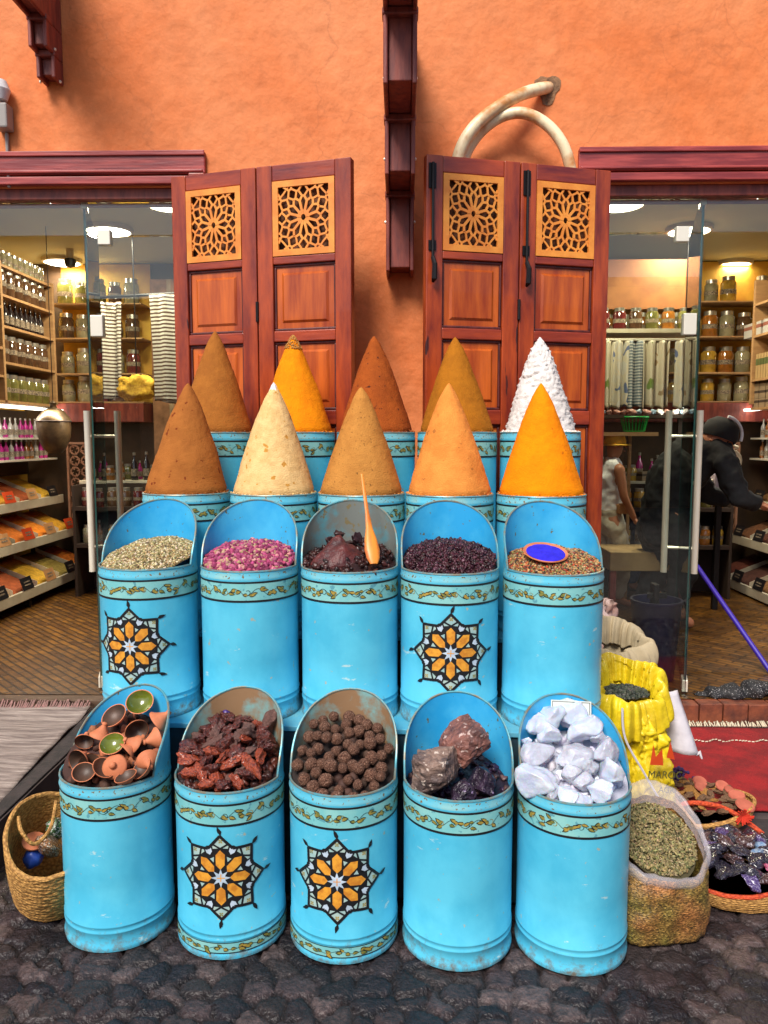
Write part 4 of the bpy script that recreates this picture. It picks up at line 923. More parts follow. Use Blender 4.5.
# clay ware
def bowl(parent, r, dark=False):
    b = MB(); b.lathe([(0, 0), (r*.45, 0), (r*.5, .004), (r*.86, r*.38), (r, r*.62), (r*1.02, r*.66), (r*.95, r*.66)], 32); b.build('bowl', M['terracotta'], parent, smooth=True, sharp=50)
    b = MB(); b.lathe([(r*.95, r*.658), (r*.80, r*.40), (r*.45, r*.12), (0, r*.08)], 32); b.build('glaze', M['terra_in'] if dark else M['glaze'], parent, smooth=True)
def lid(parent, r, h=1.1):
    b = MB(); b.lathe([(r, 0), (r*1.0, .004), (r*.72, r*h*.30), (r*.42, r*h*.62), (r*.22, r*h*.86), (r*.20, r*h*.92), (r*.26, r*h*1.0), (r*.2, r*h*1.1), (0, r*h*1.13)], 32); b.build('cone', M['terracotta'], parent, smooth=True, sharp=60)
    b = MB(); b.lathe([(r*.94, .001), (r*.66, r*h*.26), (r*.36, r*h*.6), (0, r*h*.7)], 32); b.build('inside', M['terra_in'], parent, smooth=True)
cl = [('b', 141, 706, 2.31, .042, (-.9, .15), 'green glazed clay bowl at the top of the pile'), ('bd', 118, 720, 2.27, .040, (-.75, -.5), 'dark glazed clay bowl tipped behind the pile'), ('b', 114, 748, 2.20, .037, (-.75, 0), 'green glazed clay bowl in the middle of the pile'),
      ('d', 115, 767, 2.115, .036, (-.9, 0), 'flat round terracotta lid with a knob facing forward'),
      ('l', 157, 722, 2.25, .036, (.5, 1.0), 'pointed clay lid at the right of the pile'), ('l', 158, 738, 2.20, .034, (-.7, -2.1), 'pointed clay lid showing its dark inside, right edge'), ('l', 137, 731, 2.25, .036, (.5, -1.7), 'pointed clay lid lying below the green bowl'),
      ('l', 100, 737, 2.23, .033, (.3, .3), 'small upright clay lid, left of the middle bowl'), ('l', 84, 742, 2.24, .028, (.9, -1.2), 'small knobbed clay lid at the far left'), ('l', 78, 762, 2.15, .036, (1.0, 1.9), 'clay lid tipped open at the left rim'),
      ('l', 90, 765, 2.13, .034, (2.3, .6), 'clay lid fallen upside down near the lip'), ('bd', 101, 772, 2.10, .034, (-.4, .9), 'dark bowl wedged at the front left'), ('l', 148, 760, 2.15, .034, (-.8, 2.2), 'clay lid turned away, near the right lip'), ('bd', 146, 772, 2.11, .034, (-.6, -.9), 'dark bowl wedged at the front right'),
      ('l', 126, 752, 2.20, .030, (.8, .9), 'clay lid half hidden behind the flat lid'), ('l', 135, 745, 2.22, .030, (-.4, -1.0), 'clay lid under the pointed ones'), ('bd', 84, 776, 2.12, .032, (-.7, .3), 'dark clay bowl at the lowest left'), ('bd', 128, 782, 2.10, .032, (-.2, -.4), 'dark clay bowl under the flat lid')]
fc_ = tinfn(.455, .19, .02)
for kd, px, py, Y, r, ro, lab in cl:
    r *= 1.0
    q = onfill(px, py, 0, fc_, .012); t = thing('clay_bowl' if kd[0] == 'b' else 'clay_tagine', lab, 'clay bowl' if kd[0] == 'b' else 'clay lid', q, 0, 'small clay pieces in the leftmost front tin'); t.rotation_euler = (-ro[0], ro[1]*.8, rnd.uniform(-.5, .5))
    if kd[0] == 'b': t.rotation_euler = (-ro[0]*.8, ro[1]*.7, 0); bowl(t, r, 'd' in kd)
    elif kd == 'l': lid(t, r, 1.25)
    else:
        t.rotation_euler = (.95, 0, 0); b = MB(); b.lathe([(0, -.008), (.03, -.006), (r, 0), (r*1.02, .004), (r*.9, .009), (r*.45, .015), (r*.3, .017), (r*.28, .026), (r*.2, .031), (0, .032)], 40); b.build('lid', M['terracotta'], t, smooth=True, sharp=60)
granular('clay_rubble', 'broken clay bits filling the tin below the pots', P1(0), tinfn(.43, .17, .015), 80, (.010, .02), [(.40,.13,.06),(.07,.03,.02)], lump(16, 2, .4, 5), M['grain'], (.05, .02, .015), Rr=.132)
# ================================================================ GOODS AROUND THE TINS
# straw basket at the left
def basket(label, loc, rx, ry, h, rot=0, tilt=(0,0), m=None, rimm=None, flare=1.25, handle=True, name='straw_basket'):
    t = thing(name, label, 'basket', loc, rot); t.rotation_euler = (tilt[0], tilt[1], rot); b = MB(); n = 72; vs = []; fs = []
    rows = 64
    def ring(k, inner):
        u = k/rows; z = h*u; s = (1+(flare-1)*math.sin(min(1, u*1.1)*PI/2)); rope = .0022*abs(math.sin(u*PI*14)); d = (-.008 if inner else rope)
        return [((rx*s+d+.004*noise.noise(Vector((math.cos(2*PI*i/n)*2, math.sin(2*PI*i/n)*2, u*3))))*math.cos(2*PI*i/n), (ry*s+d+.0012*math.sin(i*PI/2+(int(u*14) % 2)*PI))*math.sin(2*PI*i/n), z+.02*math.cos(2*PI*i/n*2+1)*u+(-.0 if not inner else 0)) for i in range(n)]
    for k in range(rows+1): vs += ring(k, False)
    for k in range(rows, -1, -1): vs += ring(k, True)
    for j in range(2*rows+1):
        for i in range(n): fs.append((j*n+i, j*n+(i+1) % n, (j+1)*n+(i+1) % n, (j+1)*n+i))
    fs.append(tuple(reversed(range(n)))); fs.append(tuple((2*rows+1)*n+i for i in range(n)))
    b.add(vs, fs); b.build('woven_body', m or M['straw_w'], t, smooth=True, sharp=0)
    top = ring(rows, False); b = MB(); b.tube([(p[0]*.985, p[1]*.985, p[2]+.002) for p in top], .0075, 8, closed=True); b.build('rim', rimm or M['straw_w'], t, smooth=True)
    return t
def straw_mat(name, c1, c2):
    m, t, p = new_mat(name); n = t.nodes; L = t.links; tc = n.new('ShaderNodeTexCoord')
    br = n.new('ShaderNodeTexVoronoi'); mp = n.new('ShaderNodeMapping'); mp.inputs['Scale'].default_value = (95, 95, 150); L.new(tc.outputs['Object'], mp.inputs[0]); L.new(mp.outputs[0], br.inputs[0]); br.inputs['Scale'].default_value = 1
    cr = n.new('ShaderNodeValToRGB'); cr.color_ramp.elements[0].color = (*c1, 1); cr.color_ramp.elements[1].color = (*c2, 1); cr.color_ramp.elements[0].position = .2; cr.color_ramp.elements[1].position = .8
    L.new(br.outputs['Distance'], cr.inputs[0]); L.new(cr.outputs[0], p.inputs['Base Color']); bu = n.new('ShaderNodeBump'); bu.inputs['Strength'].default_value = .8; bu.inputs['Distance'].default_value = .004; bu.invert = True
    L.new(br.outputs['Distance'], bu.inputs['Height']); L.new(bu.outputs[0], p.inputs['Normal']); p.inputs['Roughness'].default_value = .75; return m
M['straw_w'] = straw_mat('golden_straw', (.62, .33, .09), (.28, .13, .03)); M['orange_rim'] = straw_mat('orange_red_raffia', (.70, .09, .02), (.35, .03, .01))
q = W(40, 895, 2.30)
t = basket('golden straw basket with rope handle left of the clay pot tin', (-1.12, 2.34, .045), .118, .140, .225, rot=.35, tilt=(.34, .10), flare=1.22)
b = MB(); b.tube(spline([(-.115, .06, .235), (-.10, .01, .225), (-.06, -.01, .19), (-.02, .04, .20), (-.01, .11, .245)], 8), .006, 8); b.build('handle', M['straw_w'], t, smooth=True)
# things in the basket
def pouch(label, px, py, Y, s, rot, m, name='pouch', cat='pouch'):
    o = put(name, rockmesh('p', rnd.randint(1, 99), 3, .2, 0, m), W(px, py, Y), rot, s, label, cat); return o
def mosaic_mat(name, cols, scale=120):
    m, t, p = new_mat(name); n = t.nodes; L = t.links; tc = n.new('ShaderNodeTexCoord'); v = n.new('ShaderNodeTexVoronoi'); v.inputs['Scale'].default_value = scale; L.new(tc.outputs['Object'], v.inputs[0])
    cr = n.new('ShaderNodeValToRGB'); cr.color_ramp.interpolation = 'CONSTANT'; e = cr.color_ramp.elements
    while len(e) < len(cols): e.new(.5)
    for i, c in enumerate(cols): e[i].position = i/len(cols); e[i].color = (*c, 1)
    L.new(v.outputs['Color'], cr.inputs[0]); v2 = n.new('ShaderNodeTexVoronoi'); v2.feature = 'DISTANCE_TO_EDGE'; v2.inputs['Scale'].default_value = scale; L.new(tc.outputs['Object'], v2.inputs[0])
    mt = n.new('ShaderNodeMath'); mt.operation = 'GREATER_THAN'; mt.inputs[1].default_value = .10; L.new(v2.outputs[0], mt.inputs[0]); mx = n.new('ShaderNodeMix'); mx.data_type = 'RGBA'; mx.inputs[6].default_value = (.02, .015, .012, 1); L.new(mt.outputs[0], mx.inputs[0]); L.new(cr.outputs[0], mx.inputs[7]); L.new(mx.outputs[2], p.inputs['Base Color']); p.inputs['Roughness'].default_value = .4; return m
pouch('tan and white mosaic beaded pouch in the straw basket', 48, 846, 2.33, (.045, .03, .085), (.9, .6, 0), mosaic_mat('tan_mosaic', [(.42,.20,.08),(.60,.50,.40),(.30,.14,.06),(.5,.3,.15)], 9))
pouch('green and white beaded bundle at the back of the straw basket', 57, 828, 2.37, (.035, .03, .04), (.5, .3, 0), mosaic_mat('green_mosaic', [(.05,.22,.06),(.62,.64,.58),(.03,.10,.03)], 8))
pouch('round blue ball low in the straw basket', 33, 858, 2.30, .030, (0, 0, 0), mat('cobalt', (.02, .06, .32), .4), 'blue_ball', 'ball')
q = W(34, 842, 2.31); t = thing('clay_stand', 'reddish clay spinning top shaped piece in the straw basket', 'clay piece', q); t.rotation_euler = (.3, .25, 0)
b = MB(); b.lathe([(0, -.05), (.008, -.045), (.008, -.005), (.035, 0), (.036, .006), (0, .009)], 24); b.build('disc', M['terracotta'], t, smooth=True)
b = MB(); vs, fs = mound(lambda x, y: .05+.01*noise.noise(Vector((x*20, y*20, 0))), .135, 8, 32); b.add(vs, fs); o = b.build('dark_bundle', M['darkmat'], loc=(-1.125, 2.36, 0)); tag(o, 'dark cloth lying at the bottom of the straw basket', 'cloth')
# ---- rug on the left pavement and dark mat strip
def sheet(name, label, cat, corners, m, n=40, amp=.006, fr=6, thick=.008):
    """corners: front-left, front-right, back-right, back-left"""
    A, B_, C_, D_ = [Vector(c) for c in corners]; b = MB(); vs = []
    for j in range(n+1):
        for i in range(n+1):
            u, v = i/n, j/n; p = A.lerp(B_, u).lerp(D_.lerp(C_, u), v); p.z += amp*(noise.noise(Vector((p.x*fr, p.y*fr, 3)))+.6)+thick; vs.append(p)
    b.add(vs, [(j*(n+1)+i, j*(n+1)+i+1, (j+1)*(n+1)+i+1, (j+1)*(n+1)+i) for j in range(n) for i in range(n)])
    o = b.build(name, m, smooth=True, sharp=0); s = o.modifiers.new('solid', 'SOLIDIFY'); s.thickness = thick
    if label: tag(o, label, cat)
    return o
def fringe(parent, a, c, d, n, L, m):
    a, c, d = Vector(a), Vector(c), Vector(d).normalized(); b = MB()
    for k in range(n):
        p = a.lerp(c, (k+rnd.uniform(-.4, .4))/n); q = p+d*L*rnd.uniform(.6, 1.2)+Vector((rnd.uniform(-.012, .012), 0, 0)); m_ = (p+q)/2+Vector((rnd.uniform(-.006, .006), 0, .006)); q.z = p.z-.004
        b.tube([p, m_, q], [.0035, .003, .0015], 5)
    return b.build('fringe', m, parent, smooth=True)
o = sheet('woven_rug', 'grey flat woven rug with pink fringe before the left shop', 'rug', ((-2.9, 2.30, .160), (-1.435, 2.42, .160), (-1.50, 3.59, .160), (-2.9, 3.60, .160)), M['rug'], 60, .022, 4.5)
fringe(o, (-2.9, 3.58, .180), (-1.50, 3.575, .180), (0, 1, .5), 150, .085, M['fringe'])
for k in range(3):
    pass
o = sheet('rubber_mat', 'black rubber strip lying along the pavement edge at left', 'mat', ((-1.432, 2.28, .160), (-1.392, 2.28, .160), (-1.392, 3.6, .160), (-1.495, 3.6, .160)), M['darkmat'], 14, .002)
o = sheet('red_carpet', 'bright red carpet with pale fringe before the right shop', 'carpet', ((.94, 2.76, .095), (3.4, 2.76, .095), (3.4, 3.60, .095), (.96, 3.58, .095)), M['red_carpet'], 60, .010, 5)
fringe(o, (.98, 3.575, .115), (3.2, 3.58, .115), (0, 1, .3), 260, .055, M['cream'])
b = MB()
for k in range(150): x = .98+k*.015; z = .112+.004*math.sin(k*.9); b.tube([(x, 3.40+.006*math.sin(k*1.3), z+.003), (x+.011, 3.402+.006*math.sin(k*1.3+1), z+.004)], .003, 5)
b.build('stitched_line', M['cream'], o)
# ---- black patterned scarf on the step
pts = [W(694, 697, 3.78), W(706, 696, 3.78), W(722, 692, 3.77), W(742, 693, 3.77), W(760, 686, 3.78), W(790, 690, 3.78)]
b = MB(); sp = spline(pts, 8); b.tube(sp, [.012+.045*min(1, i/14)*(1+.3*math.sin(i*.7)) for i in range(len(sp))], 16); 
for i, v in enumerate(b.v): v = Vector(v); z = FZ+(v.z-FZ)*.75; b.v[i] = (v.x, v.y, max(FZ+.002, z+.008*noise.noise(v*25)))
M['scarf'] = mat('black_spotted_cloth', (.012, .012, .014), .7, spots=(.42, .40, .40), spot_scale=150, spot_th=.62, bump=.4, bscale=30)
tag(b.build('black_scarf', M['scarf'], smooth=True), 'crumpled black cloth with small white dots on the brick step', 'scarf')
# ---- purple pole
a_, c_ = W(697, 566, 4.7), W(790, 700, 4.0)
b = MB(); b.tube([a_, c_], .014, 10); o = b.build('purple_pole', M['purple'], smooth=True); tag(o, 'purple broom pole leaning across the right shop entrance', 'pole')
# ---- sacks
def sack(name, label, loc, w, d, h, m, top='open', rot=0, lean=(0,0), seed=0, cat='sack', fill=None, crease=.02, rollr=.03, ztilt=.0):
    t = thing(name, label, cat, loc, rot); n = 144; rows = 70; vs = []
    for j in range(rows+1):
        u = j/rows; bul = 1+.10*math.sin(u*PI)-.05*(u > .8)*(u-.8)/.2
        for i in range(n):
            a = 2*PI*i/n; ca, sa = math.cos(a), math.sin(a); e = 3.2-1.2*u; r = 1/((abs(ca)**e+abs(sa)**e)**(1/e))
            q = Vector((ca*2.2, sa*2.2, u*3+seed*7)); cr = crease*(noise.noise(q*1.2)+.7*abs(noise.noise(q*3.1))-.3)*(.4+u)+crease*(.26*(.5-abs(noise.noise(q*3.3+Vector((0, 0, u*3)))*2))+.13*(.5-abs(noise.noise(q*7.5)*2)))
            x = (w/2*bul*r+cr)*ca+lean[0]*u; y = (d/2*bul*r+cr)*sa+lean[1]*u; z = h*u+.03*u*noise.noise(Vector((ca, sa, seed)))
            vs.append((x, y, max(z+ztilt*sa*u**2, 0)))
    fs = [(j*n+i, j*n+(i+1) % n, (j+1)*n+(i+1) % n, (j+1)*n+i) for j in range(rows) for i in range(n)]+[tuple(reversed(range(n)))]
    b = MB(); b.add(vs, fs); b.build('sack_body', m, t, smooth=True, sharp=0)
    ring = [Vector(v) for v in vs[-n:]]
    # mouth folded over outwards, with uneven pleats
    if rollr:
        b = MB(); N = len(ring); cvs = []; q_ = rollr/.03
        prof = [(-.010, -.07), (-.006, -.02), (.0, .004), (.008, .016), (.018, .014), (.026, 0), (.031, -.022), (.034, -.045), (.033, -.065), (.030, -.078)]; k2 = len(prof)
        for i, p in enumerate(ring):
            out = Vector((p.x-lean[0], p.y-lean[1], 0)).normalized(); cc = Vector((math.cos(2*PI*i/N), math.sin(2*PI*i/N), 0))
            for k, (dr, dz) in enumerate(prof):
                w_ = max(0, (k-1)/8); ri = abs(noise.noise(cc*4.5+Vector((seed, 0, k*.12))))*.020*w_+noise.noise(cc*2+Vector((seed+5, 0, k*.3)))*.012+(.5-abs(noise.noise(cc*7+Vector((seed, k*.5, 0)))*2))*.007*w_+(.5-abs(noise.noise(cc*12+Vector((seed, k*.9, 0)))*2))*.0025*w_
                cvs.append(p+out*(dr*q_+ri*q_)+Vector((0, 0, dz*q_*(1+.5*noise.noise(cc*1.7+Vector((seed*3, 2, 0))))+.010*noise.noise(cc*3+Vector((0, seed, 1))))))
        b.add(cvs, [(i*k2+k, ((i+1) % N)*k2+k, ((i+1) % N)*k2+k+1, i*k2+k+1) for i in range(N) for k in range(k2-1)])
        o = b.build('rolled_collar', m, t, smooth=True, sharp=0); s = o.modifiers.new('s', 'SOLIDIFY'); s.thickness = .003
        s = o.modifiers.new('sub', 'SUBSURF'); s.levels = s.render_levels = 1
    return t
def sackfill(name, label, loc, rx, ry, z, n, size, pal, lean=(0, 0), tilt=0, asp=(1, 1, 1), tm=None, parent=None):
    xf = []; cols = []
    f = lambda x, y: z+.02*(1-(x*x+y*y))+tilt*y+.008*noise.noise(Vector((x*4, y*4, 1)))
    for k in range(n):
        r = math.sqrt(rnd.random()); a = rnd.random()*6.2832; x, y = r*math.cos(a), r*math.sin(a); s = rnd.uniform(*size); xf.append(((x*rx, y*ry, f(x, y)+s*.5), (rnd.random()*6, rnd.random()*6, rnd.random()*6), (s*asp[0], s*asp[1], s*asp[2]))); cols.append(jit(rnd.choice(pal), .35))
    v, fc = mound(f, 1.0, 10, 40); v = [(p[0]*rx, p[1]*ry, p[2]) for p in v]
    o = scatter(name, tm or ICO1, xf, cols, M['herb'], parent, (v, [list(q) for q in fc], tuple(c*.4 for c in pal[0])))
    o.location = loc; return tag(o, label, 'spices' if not parent else None, kind='stuff' if not parent else None)
HERB = [(.20, .17, .06), (.30, .25, .11), (.12, .12, .05), (.34, .26, .13), (.16, .13, .06), (.25, .19, .08)]
# clear plastic bag of dried herbs in the front
bx, by = .782, 2.245
t = thing('plastic_herb_bag', 'open clear plastic bag packed with dried greenish herbs beside the crystal tin', 'bag', (bx, by, 0), R(12))
def bagring(u, w, d, grow=0, seed=3):
    out = []
    for i in range(64):
        a = 2*PI*i/64; ca, sa = math.cos(a), math.sin(a); e = 4.5-2*u; r = 1/((abs(ca)**e+abs(sa)**e)**(1/e)); q = Vector((ca*2, sa*2, u*2.6+seed))
        k = .010*noise.noise(q*1.6)+.004*noise.noise(q*6); out.append(((w/2*r*(1+.06*math.sin(u*PI))+k+grow)*ca, (d/2*r*(1+.10*math.sin(u*PI))+k+grow)*sa))
    return out
b = MB(); vs = []; hh = .275
for j in range(25):
    u = j/24
    for (x, y) in bagring(u*.9, .262, .215): vs.append((x, y, .004+hh*u*(1+.25*(y/.10)*u)))
b.add(vs, [(j*64+i, j*64+(i+1) % 64, (j+1)*64+(i+1) % 64, (j+1)*64+i) for j in range(24) for i in range(64)]+[tuple(reversed(range(64)))])
def packed_mat():
    m, t_, p = new_mat('packed_herb'); n = t_.nodes; L = t_.links; tc = n.new('ShaderNodeTexCoord'); mp = n.new('ShaderNodeMapping'); mp.inputs['Scale'].default_value = (1, 1, 1.8); L.new(tc.outputs['Object'], mp.inputs[0])
    v = n.new('ShaderNodeTexVoronoi'); v.inputs['Scale'].default_value = 170; L.new(mp.outputs[0], v.inputs[0]); nz = n.new('ShaderNodeTexNoise'); nz.inputs['Scale'].default_value = 10; nz.inputs['Detail'].default_value = 6; L.new(tc.outputs['Object'], nz.inputs[0])
    cr = n.new('ShaderNodeValToRGB'); e = cr.color_ramp.elements; e[0].color = (.03, .022, .008, 1); e[1].color = (.52, .32, .11, 1); e2 = e.new(.5); e2.color = (.21, .125, .038, 1); L.new(v.outputs['Color'], cr.inputs[0])
    c2 = n.new('ShaderNodeValToRGB'); c2.color_ramp.elements[0].position = .35; c2.color_ramp.elements[1].position = .65; c2.color_ramp.elements[0].color = (.75, .95, .6, 1); c2.color_ramp.elements[1].color = (1.25, .85, .75, 1); L.new(nz.outputs[0], c2.inputs[0])
    mx = n.new('ShaderNodeMix'); mx.data_type = 'RGBA'; mx.blend_type = 'MULTIPLY'; mx.inputs[0].default_value = 1; L.new(cr.outputs[0], mx.inputs[6]); L.new(c2.outputs[0], mx.inputs[7]); L.new(mx.outputs[2], p.inputs['Base Color'])
    bu = n.new('ShaderNodeBump'); bu.inputs['Strength'].default_value = .7; bu.inputs['Distance'].default_value = .003; L.new(v.outputs['Distance'], bu.inputs['Height']); L.new(bu.outputs[0], p.inputs['Normal']); p.inputs['Roughness'].default_value = .5; p.inputs['Coat Weight'].default_value = .35; p.inputs['Coat Roughness'].default_value = .25; return m
M['packed'] = packed_mat(); b.build('packed_herb', M['packed'], t, smooth=True, sharp=0)
xf = []; cols = []
for k in range(2600):
    a = rnd.random()*6.2832; r = math.sqrt(rnd.random())*.118; x, y = r*math.cos(a), r*math.sin(a)*.86; s = rnd.uniform(.0016, .0034); z = .272+.25*y/.1*.27*.9+.006*noise.noise(Vector((x*30, y*30, 0)))+s
    xf.append(((x, y, z), (rnd.random()*6, rnd.random()*6, rnd.random()*6), (s, s, s*2.4))); cols.append(jit(rnd.choice(HERB), .35))
vv, ff = mound(lambda x, y: .268+.25*y/.1*.27*.9, .112, 6, 40)
scatter('herb_top', ICO1, xf, cols, M['herb'], t, (vv, [list(q) for q in ff], (.06, .05, .02)))
def plastic(name, alpha, col=(.85, .80, .85)):
    m, t_, p = new_mat(name); p.inputs['Base Color'].default_value = (*col, 1); p.inputs['Alpha'].default_value = alpha; p.inputs['Roughness'].default_value = .22; p.inputs['Specular IOR Level'].default_value = .7; return m
b = MB(); vs = []
levels = [(1, 1, -.006, .262), (1, 1, .001, .286), (1, 1, .004, .304), (1, 1.0, .010, .308), (1, 1.0, .015, .300), (1, 1.0, .017, .288), (1, 1, .014, .274), (1, 1, .010, .262)]
for (u, v_, g, z) in levels:
    for i, (x, y) in enumerate(bagring(u*.9, .262, .215, g)): a = 2*PI*i/64; vs.append((x, y, z*(1+.25*(y/.10)*u)+.012*noise.noise(Vector((x*22, y*22, z*12)))))
b.add(vs, [(j*64+i, j*64+(i+1) % 64, (j+1)*64+(i+1) % 64, (j+1)*64+i) for j in range(len(levels)-1) for i in range(64)])
b.build('plastic_collar', plastic('crumpled_clear_plastic', .24), t, smooth=True, sharp=0)
# cardboard box, then the yellow sack on it
bq = W(655, 812, 2.55)
b = MB(); b.box(-.16, .16, -.10, .14, 0, .185); o = b.build('cardboard_box', M['cardboard'], loc=(.845, 2.60, .0), bevel=.004); tag(o, 'flattened brown cardboard box under the yellow sack', 'box')
sx = W(650, 800, 2.56).x
t = sack('yellow_sack', 'bright yellow plastic woven sack with red mark and rolled collar', (sx-.022, 2.60, .187), .235, .175, .44, M['sackyellow'], lean=(-.055, .04), seed=2, crease=.036, rollr=.034, ztilt=.055)
sackfill('sack_filling', None, (-.055, .04, 0), .085, .065, .405, 700, (.003, .006), [(.05, .06, .04), (.09, .09, .07), (.03, .04, .03)], parent=t)
# clear window strip, seam and lettering on the sack front
def onsack(pts, y=-.112): return [(x, y, z) for x, z in pts]
def txt(body, size, loc, m, parent, rot=(PI/2, 0, 0), name='lettering', ext=.0006):
    cu = bpy.data.curves.new(name, 'FONT'); cu.body = body; cu.size = size; cu.extrude = ext; cu.materials.append(m); cu.align_x = 'CENTER'
    tmp = bpy.data.objects.new(name, cu); me = bpy.data.meshes.new_from_object(tmp); bpy.data.objects.remove(tmp); o = bpy.data.objects.new(name, me); C.objects.link(o); o.parent = parent; o.location = loc; o.rotation_euler = rot; return o
RED = mat('red_print', (.60, .06, .01), .5); DG = mat('dark_green_print', (.10, .09, .02), .5)
txt('MAROC', .036, (.036, -.136, .175), DG, t, (PI/2-.06, R(7), R(14))); txt('AGRI', .030, (.046, -.134, .125), DG, t, (PI/2-.04, R(7), R(14)))
b = MB(); b.add([(-.015, -.1370, .222), (.030, -.1340, .219), (.024, -.1360, .278), (.004, -.1370, .250), (-.006, -.1370, .292)], [(0, 1, 3), (1, 2, 3), (0, 3, 4)]); b.add([(.040, -.1320, .245), (.070, -.1260, .235), (.052, -.1295, .300)], [(0, 1, 2)])
b.build('printed_mark', RED, t)
b = MB(); b.tube(spline([(-.10, -.098, .40), (-.09, -.108, .30), (-.03, -.122, .19), (.03, -.121, .09), (.075, -.100, .03)], 8), .004, 6); b.build('seam', M['sackwhite'], t, smooth=True)
t = sack('white_sack', 'white woven sack with a pointed corner behind the yellow sack', (.81, 2.84, .097), .23, .16, .50, M['sackwhite'], lean=(-.03, 0), seed=5, crease=.02, rollr=.03)
pts = [W(664, 705, 2.70), W(676, 705, 2.70), W(697, 752, 2.68), W(692, 757, 2.68), W(668, 748, 2.70)]
b = MB(); vs = []; A = W(660, 690, 2.72); B_ = W(676, 690, 2.72); D1 = W(698, 755, 2.66); D0 = W(664, 748, 2.70)
for j in range(13):
    for i in range(7): u, v = i/6, j/12; p = A.lerp(B_, u).lerp(D0.lerp(D1, u), v); p.y += .02*math.sin(u*PI)*-1+.01*noise.noise(p*15); vs.append(p-Vector((.81, 2.84, .097)))
b.add(vs, [(j*7+i, j*7+i+1, (j+1)*7+i+1, (j+1)*7+i) for j in range(12) for i in range(6)]); o = b.build('hanging_corner', M['sackwhite'], t, smooth=True, sharp=0); s = o.modifiers.new('s', 'SOLIDIFY'); s.thickness = .012; s.offset = 0
b = MB(); q = W(696, 755, 2.66)-Vector((.81, 2.84, .097)); b.tube([q, q+Vector((.012, 0, .01)), q+Vector((.02, -.004, -.012))], [.006, .008, .003], 6); b.build('tied_end', M['sackwhite'], o, smooth=True)
t = sack('beige_sack', 'beige open sack with thick rolled edge behind the yellow sack', (.83, 3.03, .097), .30, .20, .59, M['sackbeige'], seed=8, crease=.03, rollr=.036, ztilt=.05)
t = sack('mesh_sack', 'pinkish translucent sack of pale stuff against the glass side pane', (.80, 3.24, .03), .26, .22, .76, mat('pinkish_sack', (.50, .30, .24), .5, (.62, .46, .42), 12, bump=.5, bscale=22), lean=(-.05, 0), seed=11, crease=.055, rollr=0)
# navy bucket
q = W(655, 640, 4.05); t = thing('navy_bucket', 'dark navy plastic bin standing inside the glass behind the beige sack', 'bin', (q.x, 4.05, FZ)); t.scale = (.95, .95, .78)
b = MB(); b.lathe([(0, 0), (.10, 0), (.105, .01), (.135, .52), (.142, .53), (.142, .55), (.13, .55), (.125, .5), (.1, .02)], 40); b.build('bin', M['navy'], t, smooth=True)
b = MB(); b.box(-.03, .0, -.05, .02, .45, .66); b.box(-.06, .05, -.03, -.02, .56, .60); b.build('black_tool', M['iron'], t, bevel=.004)
# round basket tray with discs and dried things
t = basket('round flat straw tray of dried fruit discs and pink clay discs', (1.10, 2.79, .10), .20, .17, .035, m=M['straw_w'], flare=1.08, name='round_straw_tray')
k = 0
pm = mat('pink_clay_disc', (.50, .13, .08), .8, (.40, .10, .06), 20, bump=.2); dm = mat('dried_orange_piece', (.46, .22, .04), .6, (.30, .13, .03), 14, bump=.5, bscale=30); bm_ = mat('brown_husk', (.22, .12, .06), .8, (.12, .06, .03), 20, bump=.5, bscale=40)
for (px, py, s) in ((736, 810, .030), (722, 790, .026), (744, 828, .034), (700, 780, .028), (700, 793, .022), (729, 797, .02)):
    q = W(px, py+2, 2.80-(py-800)*.004); q.z = .165+rnd.uniform(-.005, .01); b = MB(); b.lathe([(0, -.004), (s*.9, -.004), (s, 0), (s*.9, .005), (0, .006)], 28); o = b.build('clay_disc', pm, smooth=True, loc=(q.x, q.y, q.z)); o.rotation_euler = (rnd.uniform(.1, .5), rnd.uniform(-.3, .3), 0); tag(o, 'pink round clay disc on the straw tray', 'clay disc', 'pink clay discs on the straw tray')
dme = [rockmesh('dried', 200+k, 3, .5, 4, dm, (1, .8, .35), .05) for k in range(3)]; hme = [rockmesh('husk', 210+k, 3, .5, 4, bm_, (1, .5, .4), .05) for k in range(3)]
for (x, y) in relax(60, .17, .028, 3):
    j = rnd.random() < .45 and x < .06
    put('dried_fruit_piece' if j else 'brown_husk', rnd.choice(dme if j else hme), (1.10+x, 2.79+y*.82, .145+rnd.uniform(0, .015)), (rnd.uniform(-.5, .5), rnd.uniform(-.5, .5), rnd.random()*6), rnd.uniform(.017, .028), 'curled orange dried fruit piece on the straw tray' if j else 'brown dried husk on the straw tray', 'dried fruit' if j else 'husk', ('dried fruit' if j else 'brown husks')+' on the straw tray')
xf = []; cols = []; q = W(702, 786, 2.9)
for k in range(160): xf.append(((1.06+rnd.gauss(0, .035), 2.93+rnd.gauss(0, .015), .16+abs(rnd.gauss(0, .018))), (rnd.random()*6,)*3, (rnd.uniform(.004, .008),)*3)); cols.append(jit((.06, .03, .12)))
tag(scatter('lavender_sprigs', lump(5, 2, .5), xf, cols, M['grain']), 'dark purple lavender sprigs at the back of the straw tray', 'lavender', kind='stuff')
